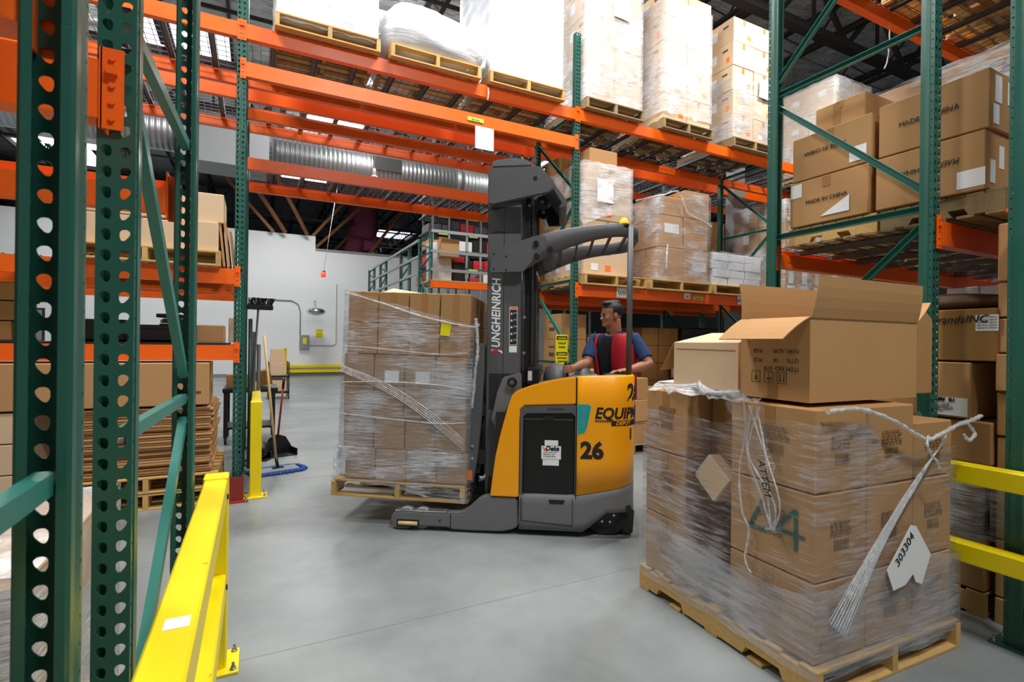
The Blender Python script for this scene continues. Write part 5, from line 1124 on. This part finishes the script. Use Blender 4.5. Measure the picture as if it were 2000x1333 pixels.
# mast
mast = SP([(.697, .15), (.697, 2.66), (.975, 2.66), (.978, .15)], .20, .30, 'mast_upright', M_tgrey, bev=.006)
SP([(.700, .15), (.700, 2.66), (.975, 2.66), (.978, .15)], .80, .90, 'mast_upright', M_tgrey, bev=0)
MB().box(.832, .836, .1985, .2, 1.0, 2.62).build('mast_groove', M_black, mast)
MB().box(.70, .97, .20, .80, 2.40, 2.62).build('cross_member', M_tdark, TR); MB().box(.72, .97, .20, .80, .95, 1.25).build('cross_member', M_tdark, TR); MB().box(.72, .97, .2, .8, .12, .4).build('cross_member', M_tdark, TR)
for o_ in (.33, .74):
    MB().box(1.0, 1.04, o_, o_ + .05, .25, 2.80).build('inner_upright', M_black, TR); MB().box(1.07, 1.09, o_ + .01, o_ + .05, .25, 2.72).build('inner_upright', M_tdark, TR)

def chain():
    b = MB()
    for k in range(70): b.box(-.008 if k % 2 else -.005, .008 if k % 2 else .005, -.006, .006, k * .022, k * .022 + .018)
    return b.mesh('lift_chain', M_steel)
CH = chain()
for a_, o_ in ((1.055, .42), (1.055, .68)): o = obj('lift_chain', CH, TR, (a_, o_, 1.25)); o['kind'] = 'stuff'
MB().cyl((.93, .55, .3), (.93, .55, 2.5), .035, 14).build('lift_cylinder', M_chrome, TR)
for o_ in (.36, .70): p_ = MB().cyl((1.135, o_, 2.70), (1.135, o_ + .05, 2.70), .055, 20).build('chain_pulley', M_black, TR); MB().cyl((1.135, o_ - .006, 2.70), (1.135, o_, 2.70), .015, 8).build('pulley_bolt', M_chrome, p_)
for (a_, z_) in ((1.03, 2.66), (1.03, 2.36), (1.0, 1.72), (1.0, 1.42)): MB().cyl((a_, .30, z_), (a_, .325, z_), .014, 8).build('fitting', M_chrome, TR)
hp = [(.700, 2.645), (.700, 2.90), (.718, 2.925), (.75, 2.932), (1.122, 2.940), (1.235, 2.815), (1.243, 2.765), (1.195, 2.722), (.737, 2.628)]
h_ = SP(hp, .155, .19, 'mast_head_plate', M_tgrey, bev=.008); SP(hp, .91, .94, 'mast_head_plate', M_tgrey, bev=0)
MB().cyl((1.085, .150, 2.84), (1.085, .156, 2.84), .018, 6).build('socket', M_black, h_)
SP([(.705, 2.935), (.705, 3.03), (.73, 3.05), (.90, 3.065), (1.0, 3.05), (1.11, 2.97), (1.10, 2.945)], .30, .78, 'mast_top_cap', M_tgrey2, bev=.02)
SP([(.73, 2.925), (.73, 2.96), (1.05, 2.965), (1.05, 2.925)], .2, .9, 'mast_top_plate', M_tdark, bev=0)
SP([(1.12, 2.935), (1.235, 2.82), (1.345, 2.665), (1.338, 2.625), (1.30, 2.61), (1.275, 2.615), (1.30, 2.65), (1.21, 2.79), (1.11, 2.91)], .22, .88, 'mast_rear_plate', M_tgrey, bev=.006)
SP([(1.13, 2.74), (1.18, 2.61), (1.30, 2.612), (1.29, 2.66), (1.2, 2.8)], .85, .88, 'mast_rear_gusset', M_tdark, bev=0)
text('UNGHEINRICH', .098, M_white, mast, (.806, .1985, 1.462), (0, 0, 1), (-1, 0, 0), shear=.12, bold=.0022, sx=.86, label='white maker lettering running up the mast')
text('J', .098, M_white, mast, (.806, .1985, 1.425), (0, 0, 1), (-1, 0, 0), shear=.12, bold=.0022, sx=.86)
SP([(.738, 1.405), (.765, 1.420), (.805, 1.425), (.79, 1.445), (.755, 1.445), (.735, 1.43)], .1975, .1985, 'red_mark', M_redwhite, mast, 0)
d_ = MB().box(.884, .950, .198, .1995, 1.485, 1.80).build('warning_decal', M_paper, mast); MB().box(.888, .946, .1972, .198, 1.49, 1.775).build('decal_panel', M_ink, d_); MB().box(.888, .946, .1972, .198, 1.778, 1.796).build('decal_header', M_orlabel, d_)
for k in range(5): SP([(.892, 1.735 - k * .055), (.912, 1.735 - k * .055), (.902, 1.755 - k * .055)], .1965, .1971, 'decal_symbol', M_paper, d_, 0); text('WARNING\nKEEP CLEAR', .0075, M_paper, d_, (.915, .1968, 1.75 - k * .055), (1, 0, 0), (0, 0, 1))
MB().box(.884, .948, .198, .1995, 1.425, 1.478).build('information_decal', M_paper, mast)
# overhead guard: band bent round the operator, cross bars, pole, beacon
SP([(.728, 2.065), (.738, 2.25), (1.0, 2.335), (1.10, 2.368), (1.17, 2.37), (1.18, 2.25), (1.06, 2.14), (.995, 2.072), (.84, 2.068)], .115, .15, 'guard_bracket', M_tgrey, bev=.006)
for (a_, z_) in ((1.10, 2.30), (1.105, 2.20), (1.215, 2.25)): MB().cyl((a_, .09, z_), (a_, .12, z_), .022, 14).build('guard_bolt', M_black, TR)
for (a_, z_) in ((.76, 2.22), (.86, 2.2), (.76, 2.1), (.86, 2.09)): MB().cyl((a_, .112, z_), (a_, .116, z_), .007, 8).build('rivet', M_black, TR)
Rg = .26; path = []
for i in range(16): t = i / 15; path.append((1.02 + (1.68 - 1.02) * t, .125))
for i in range(1, 17): t = i / 16 * pi / 2; path.append((1.68 + Rg * sin(t), .125 + Rg * (1 - cos(t))))
yb_ = 1.0
for i in range(1, 5): path.append((1.68 + Rg, .125 + Rg + (yb_ - .25 - .385 + .0) * i / 4 if False else .385 + (.74 - .385) * i / 4))
for i in range(1, 17): t = i / 16 * pi / 2; path.append((1.68 + Rg * cos(t), .74 + Rg * sin(t)))
for i in range(1, 16): t = i / 15; path.append((1.68 - (1.68 - 1.02) * t, 1.0))
def gz(a): q = min(1, max(0, (a - 1.0) / .85)); return 2.335 + .13 * (1 - (1 - q) ** 2.2), 2.085 + .275 * (1 - (1 - q) ** 2.0)
vs = []; n = len(path)
for i, (x, y) in enumerate(path):
    x0, y0 = path[max(0, i - 1)]; x1, y1 = path[min(n - 1, i + 1)]; d = Vector((x1 - x0, y1 - y0, 0)).normalized(); nn = Vector((d.y, -d.x, 0)); zt, zb = gz(x); zb = max(zb, 2.10)
    for (q, z) in ((.0, zb), (.0, zt - .01), (-.01, zt), (-.035, zt), (-.04, zt - .012), (-.04, zb + .005)): vs.append((x + nn.x * q, y + nn.y * q, z))
b = MB(); b.add(vs, [(i * 6 + k, i * 6 + (k + 1) % 6, (i + 1) * 6 + (k + 1) % 6, (i + 1) * 6 + k) for i in range(n - 1) for k in range(6)] + [tuple(range(6)), tuple((n - 1) * 6 + k for k in range(6))[::-1]], True); b.build('overhead_guard_band', M_tgrey, TR)
for a_, w_ in ((1.17, .05), (1.29, .035), (1.43, .016), (1.56, .016), (1.70, .016), (1.83, .016)):
    zt, zb = gz(a_); yn = .15 if a_ < 1.7 else .17; MB().bar((a_, yn, zb + .03), (a_, .98, zb + .03), w_, .03).build('cross_bar', M_tdark, TR)
MB().cyl((1.848, .16, 1.235), (1.850, .17, 2.44), .023, 18).build('guard_pole', M_tgrey, TR)
o = MB().sphere((1.80, .19, 2.475), (.035, .035, .045)).build('amber_beacon', M_amber, TR); MB().cyl((1.80, .19, 2.44), (1.80, .19, 2.47), .04, 14).build('beacon_base', M_black, o)
# acrylic mast screen
ac = MB().box(1.095, 1.101, .34, .84, 1.22, 2.08).build('clear_screen', M_acryl, TR)
for z_ in (1.35, 1.75): MB().box(1.09, 1.106, .83, .86, z_, z_ + .06).build('screen_hinge', M_chrome, ac)
MB().box(1.094, 1.102, .34, .84, 2.08, 2.11).build('screen_header', M_paper, ac)
# reach carriage, backrest and forks
cp = [(.60, 1.49), (.62, 1.50), (.690, 1.50), (.69, 1.30), (.672, .90), (.645, .60), (.61, .36), (.56, .35), (.545, .55), (.512, .736), (.548, .98), (.572, 1.30), (.578, 1.46)]
for o0, o1 in ((.14, .185), (.90, .945)): c_ = SP(cp, o0, o1, 'carriage_plate', M_tgrey, bev=.005)
for z_ in (.66, .56): MB().cyl((.60, .13, z_), (.60, .142, z_), .014, 10).build('carriage_bolt', M_chrome, TR)
MB().box(.555, .60, .135, .142, .38, .46).build('carriage_decal', M_orlabel, TR)
MB().box(.60, .70, .2, .9, .5, .62).build('reach_carriage', M_tdark, TR); MB().box(.60, .70, .2, .9, .9, 1.0).build('reach_carriage', M_tdark, TR)
for o_ in (.32, .72):
    MB().cbox(-.42, .60, o_, o_ + .10, .262, .30, .006).build('fork', M_tdark, TR); MB().cbox(.575, .61, o_, o_ + .10, .262, .78, .006).build('fork_shank', M_tdark, TR)
for p, q in (((.62, .42), (.72, .95)), ((.72, .42), (.62, .95))): MB().bar((p[0], .24, p[1]), (q[0], .24, q[1]), .03, .05).build('scissor_arm', M_tdark, TR)
MB().cbox(.63, .70, .25, .33, .50, .68, .01).build('hydraulic_block', M_column, TR)
# covers, knob, console
SP([(.755, .88), (.80, 1.10), (.845, 1.225), (.99, 1.262), (.996, 1.12), (.95, 1.08), (.86, .92), (.80, .80)], .10, .20, 'knob_cover', M_tgrey2, bev=.01)
k_ = MB().cyl((.925, .055, 1.19), (.925, .10, 1.19), .038, 18).build('knob', M_black, TR); MB().cyl((.925, .045, 1.19), (.925, .056, 1.19), .02, 6).build('knob_cap', M_tgrey, k_)
MB().cbox(1.02, 1.13, .30, .95, 1.15, 1.30, .01).build('dash_console', M_tdark, TR)
MB().box(1.035, 1.07, .297, .3, 1.19, 1.27).build('console_label', M_paper, TR); MB().box(1.08, 1.12, .297, .3, 1.18, 1.28).build('console_frame', M_black, TR)
b = MB(); b.sphere((1.27, .50, 1.20), (.115, .17, .135), 20, 12); b.build('steering_cover', M_tgrey2, TR)
b = MB(); b.sphere((1.50, .55, 1.18), (.085, .2, .155), 20, 12); b.build('arm_pad', M_tgrey2, TR)
SP([(1.12, 1.175), (1.43, 1.235), (1.62, 1.250), (1.62, 1.20), (1.12, 1.12)], .06, 1.0, 'console_top', M_tgrey2, bev=.01)
b = MB(); b.sphere((1.364, .36, 1.318), (.030, .030, .038)); b.cyl((1.364, .36, 1.20), (1.364, .36, 1.30), .011, 10); b.build('joystick', M_black, TR)
MB().cbox(1.66, 1.86, .15, .42, 1.225, 1.262, .012).build('side_pad', M_black, TR)
# ---------------------------------------------------------------- the load on the forks
LM = TM @ Matrix.Translation((.545, .08, .202)) @ Matrix.Rotation(radians(1.5), 4, 'Y') @ Matrix.Translation((-.545, -.08, -.202))
def on_load(t, x, y, z, rz=0): t.matrix_world = LM @ Matrix.Translation((x, y, z)) @ Matrix.Rotation(rz, 4, 'Z')
p = pallet(0, 0, 0, 'wooden pallet lifted on the truck forks', None, w=1.115, d=1.04); on_load(p, -.565, .075, .202)
mk = mat('boxes_of_lifted_load', '#a88256', .78, 0, .06, 3, .06, 90, .06, spec=.25)
for k in range(6):
    ox = [.02, .0, -.012, -.018, .004, .0][k]
    for i in range(4):
        for j in range(4):
            if 0 < j < 3 and i < 3 and k < 5: continue
            f = [('tape', 'F', .5, .5, .045, .245, M_tape)] if k in (4, 5) else []
            if k == 3 and j == 0 and i in (1, 2): f = [('shipping_label', 'F', .6, .3, .12, .1, M_paper)]
            if k == 5: f.append(('tape', 'R', .5, .5, .045, .2, M_tape))
            dep = ['front', 'second row', 'third row', 'back'][j]
            t = carton(0, 0, 0, .255, .255, .256, '%s tier %s %s carton of the load on the forks' % (tiername(k, 6), dep, colname(i, 4)), 'cartons of the load on the forks', mk, f, tape='x')
            on_load(t, -.49 + ox + i * .2585 + random.uniform(-.003, .003), .10 + j * .258 + random.uniform(-.003, .003), .345 + k * .2585)
def fork_film(label, m, z0, z1, seed, e=.0, topfn=None, drape=None, bulge=.01):
    o = film(-.505 - e, .555 + e, .088 - e, 1.14 + e, z0, z1, label, m, seed, bulge, topfn=topfn, drape=drape); o.matrix_world = LM; return o
def topf(t):
    if t < .25: return 1.90 - (t / .25) * .26
    if t < .5: return 1.64 + (t - .25) * 1.0
    return 1.9
fork_film('streaky stretch wrap round the boxes on the forks, cut on a slant at the top', M_wrap, .37, 1.8, 101, 0, topf)
fork_film('second loose layer of wrap round the middle of the lifted boxes', M_wrap_thin, .50, 1.35, 102, .006)
fork_film('dense wrap hanging over the pallet of the lifted load', M_wrap, .24, .62, 103, .012, drape=lambda t: .26 + .05 * sin(t * 20), bulge=.02)
def lrope(pts, r, label, seed, **k): o = rope([tuple(LM @ Vector(p_)) for p_ in pts], r, label, seed=seed, **k); return o
lrope([(-.51, .07, 1.88), (-.2, .065, 1.80), (.15, .065, 1.70), (.55, .065, 1.63), (.60, .2, 1.66)], .006, 'slanting film edge near the top of the lifted load', 111)
lrope([(.58, .12, 1.70), (.60, .14, 1.45), (.585, .13, 1.2), (.575, .12, .95)], .014, 'bunched film hanging at the mast side of the lifted load', 112)
for k in range(5): lrope([(-.52, .068, 1.28 - .012 * k), (-.1, .064, 1.13 - .016 * k), (.25, .066, .93 - .02 * k), (.55, .066, .70 - .02 * k)], .0035, ['first', 'second', 'third', 'fourth', 'fifth'][k] + ' slanting strand of film across the lifted load', 113 + k)
for k in range(3): lrope([(-.50, .065, [1.44, 1.14, .88][k]), (-.1, .06, [1.42, 1.16, .86][k]), (.3, .063, [1.40, 1.15, .84][k]), (.55, .065, [1.42, 1.12, .86][k])], .004, ['upper', 'middle', 'lower'][k] + ' level strand of film across the lifted load', 130 + k)
lrope([(-.50, .06, .62), (-.53, .05, .5), (-.52, .05, .42), (-.55, .045, .32)], .016, 'crumpled film bunch at the low left corner of the lifted load', 141)
o = MB().box(-.04, .04, -.002, 0, -.05, .05).build('note_sheet', M_yelabel); o.matrix_world = LM @ Matrix.Translation((.345, .068, 1.60)) @ Matrix.Rotation(.08, 4, 'Y'); tag(o, 'yellow note under the film of the lifted load', 'note')
o = MB().prism([(0, 0), (.02, .07), (.035, .06), (.03, -.02)], 0, .002, lambda u, v, t: (u, t, v)).build('sticker', M_gnlabel); o.matrix_world = LM @ Matrix.Translation((.575, .16, 1.28)); tag(o, 'green scrap on the film at the mast side', 'sticker')
b = MB(); b.add([(-.30, .35, 1.905), (.10, .30, 1.906), (.12, .6, 1.907), (-.28, .62, 1.97), (-.30, .35, 1.909), (.10, .30, 1.910), (.12, .6, 1.911), (-.28, .62, 1.974)], [(3, 2, 1, 0), (4, 5, 6, 7), (0, 1, 5, 4), (1, 2, 6, 5), (2, 3, 7, 6), (3, 0, 4, 7)]); o = b.build('cardboard_sheet', M_cardlt); o.matrix_world = LM; tag(o, 'bent cardboard sheet lying on the lifted load', 'cardboard')
# ---------------------------------------------------------------- the driver (same local frame as the truck)
PR = thing('person', 'driver in a red vest over a navy shirt, looking left, hand on the joystick', 'person', (1.004, 4.071, 0), radians(-32))
def fused(b, m, vox, smooth=6, name='body'):
    me = bake(b.mesh('tmp', m), [('REMESH', dict(mode='VOXEL', voxel_size=vox, use_smooth_shade=True)), ('SMOOTH', dict(factor=.5, iterations=smooth))])
    me.name = name
    me.polygons.foreach_set('use_smooth', [True] * len(me.polygons)); me.materials.clear(); me.materials.append(m); return me
def ell(c, rx, ry, ax, z, n=24, sq=2.3):
    """horizontal ring, ax = shoulder direction angle"""
    r = []
    for i in range(n):
        a = 2 * pi * i / n; c_, s_ = cos(a), sin(a); q = (abs(c_) ** sq + abs(s_) ** sq) ** (-1 / sq); x, y = c_ * q * rx, s_ * q * ry
        r.append((c[0] + x * cos(ax) - y * sin(ax), c[1] + x * sin(ax) + y * cos(ax), z))
    return r
AX = atan2(-.10, .355)
S1, S2 = Vector((1.592, .60, 1.535)), Vector((1.945, .50, 1.545))
E1, W1 = Vector((1.535, .50, 1.335)), Vector((1.418, .385, 1.300))
E2, W2 = Vector((2.045, .40, 1.335)), Vector((1.875, .34, 1.292))
tor = [((1.80, .60), .150, .10, 1.0), ((1.80, .595), .150, .105, 1.10), ((1.79, .585), .155, .11, 1.22), ((1.782, .575), .168, .115, 1.34), ((1.775, .565), .178, .115, 1.44), ((1.77, .56), .172, .10, 1.52), ((1.768, .558), .125, .082, 1.575), ((1.766, .556), .068, .062, 1.61)]
def torso(b, g=0, k0=0, k1=8): b.loft([ell(c, rx + g, ry + g, AX, z) for c, rx, ry, z in tor[k0:k1]])
# head
fw = Vector((-.90, -.44, 0)).normalized(); sd = Vector((-fw.y, fw.x, 0)); HC = Vector((1.738, .525, 1.752)); tilt_ = .06
HM = Matrix((fw, sd, Vector((0, 0, 1)))).transposed().to_4x4(); HM.translation = HC; HM = HM @ Matrix.Rotation(tilt_, 4, 'Y')
def hs(b, c, r, n=16): b.sphere(HM @ Vector(c), r, n, 12, HM.to_3x3())
b = MB()
hs(b, (-.012, 0, .030), (.094, .074, .092), 24); hs(b, (.030, 0, -.015), (.060, .062, .080), 20); hs(b, (.045, 0, -.068), (.040, .040, .036)); hs(b, (.030, 0, -.055), (.045, .055, .045))
hs(b, (.086, 0, -.012), (.012, .010, .026)); hs(b, (.097, 0, -.026), (.012, .013, .011)); hs(b, (.078, 0, .012), (.012, .042, .010)); hs(b, (.078, .0, -.050), (.012, .024, .007)); hs(b, (.075, 0, -.061), (.012, .020, .008)); hs(b, (.076, 0, -.082), (.014, .018, .014))
for s_ in (-1, 1): hs(b, (-.004, s_ * .076, -.012), (.017, .008, .031)); hs(b, (.060, s_ * .038, -.022), (.020, .018, .018))
b.tube([HM @ Vector((-.02, 0, -.04)), HM @ Vector((-.025, 0, -.10)), Vector((1.768, .558, 1.60)), Vector((1.77, .56, 1.55))], [.064, .062, .068, .08], 18)
# arms
b.tube([S1 + Vector((.03, 0, 0)), S1, (S1 + E1) / 2, E1, E1 * .65 + W1 * .35, W1], [.05, .052, .048, .042, .044, .027], 16)
b.tube([S2 - Vector((.03, 0, 0)), S2, (S2 + E2) / 2, E2, E2 * .65 + W2 * .35, W2], [.05, .052, .048, .043, .044, .028], 16)
torso(b, -.012)
# legs
for hx, hy in ((1.74, .62), (1.87, .58)):
    b.tube([(hx, hy, 1.02), (hx, hy - .01, .85), (hx, hy - .02, .66), (hx, hy, .45), (hx, hy, .30)], [.085, .08, .058, .055, .042], 14)
# hand 1 wraps the joystick
def finger(b, pts, r): b.tube([Vector(p) for p in pts], [r, r * .98, r * .92, r * .8][:len(pts)], 8)
P1 = Vector((1.385, .365, 1.288)); b.sphere(P1 + Vector((.012, .008, .004)), (.034, .026, .036), 14, 10)
JC = Vector((1.364, .36, 1.295))
for k, (dz, ln) in enumerate(((.020, 1.0), (.002, 1.05), (-.016, 1.0), (-.032, .85))):
    r = .034 * ln; finger(b, [JC + Vector((.034, -.012, dz)), JC + Vector((.008, -r, dz)), JC + Vector((-.024, -.026, dz)), JC + Vector((-.030, .002, dz))], .0095)
finger(b, [JC + Vector((.030, .012, .012)), JC + Vector((.014, .030, .030)), JC + Vector((-.008, .026, .040))], .0105)
# hand 2 rests flat
P2 = Vector((1.835, .325, 1.287)); hd = Vector((-1, -.12, -.16)).normalized(); hw = Vector((-.12, 1, 0)).normalized(); b.tube([W2, P2, P2 + hd * .055], [.026, .034, .032], 14, flat=.55)
for k, (s_, ln) in enumerate(((-.030, .060), (-.011, .076), (.009, .080), (.028, .070))):
    q = P2 + hd * .05 + hw * s_; finger(b, [q, q + hd * ln * .45 + Vector((0, 0, .006)), q + hd * ln * .8 + Vector((0, 0, -.004)), q + hd * ln + Vector((0, 0, -.012))], .0092)
q = P2 + hw * -.034 + hd * .0; finger(b, [q, q + hd * .03 + hw * -.018, q + hd * .058 + hw * -.020 + Vector((0, 0, -.006))], .0105)
obj('body', fused(b, M_skin, .0052, 3, 'body'), PR)
# face details
for s_ in (-1, 1):
    e = MB(); hs(e, (.081, s_ * .030, -.002), (.006, .012, .0045), 12); e.build('eye', M_column, PR); e = MB(); hs(e, (.0865, s_ * .030, -.002), (.0025, .0060, .0048), 10); e.build('iris', M_hair, PR)
    e = MB(); e.tube([HM @ Vector(p) for p in ((.089, s_ * .012, .015), (.089, s_ * .030, .021), (.078, s_ * .050, .015))], [.004, .005, .003], 6); e.build('eyebrow', M_hair, PR)
e = MB(); e.tube([HM @ Vector(p) for p in ((.080, -.021, -.056), (.090, 0, -.0545), (.080, .021, -.056))], .0025, 6); e.build('lip_line', M_red, PR)
# hair: swept back top, short sides
b = MB(); hs(b, (-.018, 0, .042), (.098, .078, .092), 28); hs(b, (.030, .0, .105), (.055, .052, .026), 18); hs(b, (-.03, 0, .11), (.065, .055, .026), 18)
me = fused(b, M_hair, .006, 3, 'hair'); bm = bmesh.new(); bm.from_mesh(me); inv = HM.inverted(); kill = []
for v in bm.verts:
    p = inv @ v.co
    if (p.x > .022 and p.z < .062) or (p.z < .0 and p.x > -.035) or (p.z < -.045): kill.append(v)
bmesh.ops.delete(bm, geom=kill, context='VERTS'); bm.to_mesh(me); bm.free(); obj('hair', me, PR)
# navy shirt with sleeves
b = MB(); torso(b, .002, 0, 7); 
for S_, E_, W_ in ((S1, E1, W1), (S2, E2, W2)):
    inn = Vector((1.77, .555, S_.z - .01)); b.tube([inn, S_, S_ * .5 + E_ * .5, S_ * .22 + E_ * .78], [.075, .064, .062, .061], 18)
me = fused(b, M_navy, .009, 4, 'shirt'); obj('shirt', me, PR)
b = MB(); b.loft([ell((1.766, .556), .070, .064, AX, z) for z in (1.585, 1.612)], caps=False); b.build('collar', M_navy, PR)
# black front panel of the shirt shows between the vest fronts
def shell(name, m, g, ang0, ang1, zs, th=.004):
    vs = []; n = 26
    for (z, a0, a1) in zs:
        for i in range(n + 1):
            a = a0 + (a1 - a0) * i / n
            for q in range(len(tor) - 1):
                if tor[q][3] <= z <= tor[q + 1][3]: break
            f = (z - tor[q][3]) / (tor[q + 1][3] - tor[q][3]); c = [tor[q][0][d] * (1 - f) + tor[q + 1][0][d] * f for d in (0, 1)]; rx = tor[q][1] * (1 - f) + tor[q + 1][1] * f + g; ry = tor[q][2] * (1 - f) + tor[q + 1][2] * f + g
            c_, s_ = cos(a), sin(a); qq = (abs(c_) ** 2.3 + abs(s_) ** 2.3) ** (-1 / 2.3); x, y = c_ * qq * rx, s_ * qq * ry
            vs.append((c[0] + x * cos(AX) - y * sin(AX), c[1] + x * sin(AX) + y * cos(AX), z + .004 * sin(a * 9)))
    b = MB(); b.add(vs, [(k * (n + 1) + i, k * (n + 1) + i + 1, (k + 1) * (n + 1) + i + 1, (k + 1) * (n + 1) + i) for k in range(len(zs) - 1) for i in range(n)], True); me = b.mesh(name, m)
    bm = bmesh.new(); bm.from_mesh(me); bmesh.ops.recalc_face_normals(bm, faces=bm.faces); bmesh.ops.solidify(bm, geom=bm.faces[:], thickness=-th); bm.to_mesh(me); bm.free(); return obj(name, me, PR)
FR_ = -pi / 2 - .38
shell('shirt_front', M_blackc, .006, 0, 0, [(z, FR_ - .75, FR_ + .75) for z in (1.02, 1.12, 1.22, 1.32, 1.42, 1.5, 1.56)])
zs = []
for z, gap in ((1.03, .30), (1.10, .30), (1.2, .31), (1.3, .32), (1.4, .34), (1.48, .36), (1.54, .40), (1.572, .46), (1.590, .60)): zs.append((z, FR_ + gap, FR_ + 2 * pi - gap))
shell('vest', M_redv, .020, 0, 0, zs, .006)
for S_, c0 in ((S1, 1), (S2, -1)):
    inn = Vector((1.77, .555, 0)); d = (S_ - inn); d.z = 0; d.normalize(); p = S_ - d * .02 + Vector((0, 0, .004))
    b = MB(); n = 20; b.tube([p + Vector((0, 0, .0)) + (Vector((d.y, -d.x, 0)) * cos(2 * pi * i / n) * .068 + Vector((0, 0, 1)) * sin(2 * pi * i / n) * .068) for i in range(n + 1)], .004, 6, False); b.build('vest_trim', M_black, PR)
# trousers and shoes
b = MB(); b.loft([ell((1.80, .60), .152, .112, AX, z) for z in (.92, 1.06)])
for hx, hy in ((1.74, .62), (1.87, .58)): b.tube([(hx, hy, .98), (hx, hy - .01, .85), (hx, hy - .02, .66), (hx, hy, .45), (hx, hy, .30)], [.095, .092, .075, .068, .062], 16)
obj('trousers', fused(b, M_navy, .012, 3, 'trousers'), PR)
for hx, hy in ((1.74, .62), (1.87, .58)):
    b = MB(); b.loft([[(hx + cos(a) * .045, hy - .06 + sin(a) * .13, z) for a in [2 * pi * i / 16 for i in range(16)]] for z in (.252, .29)] + [[(hx + cos(a) * .04, hy - .02 + sin(a) * .07, .34) for a in [2 * pi * i / 16 for i in range(16)]]]); b.build('shoe', M_black, PR)
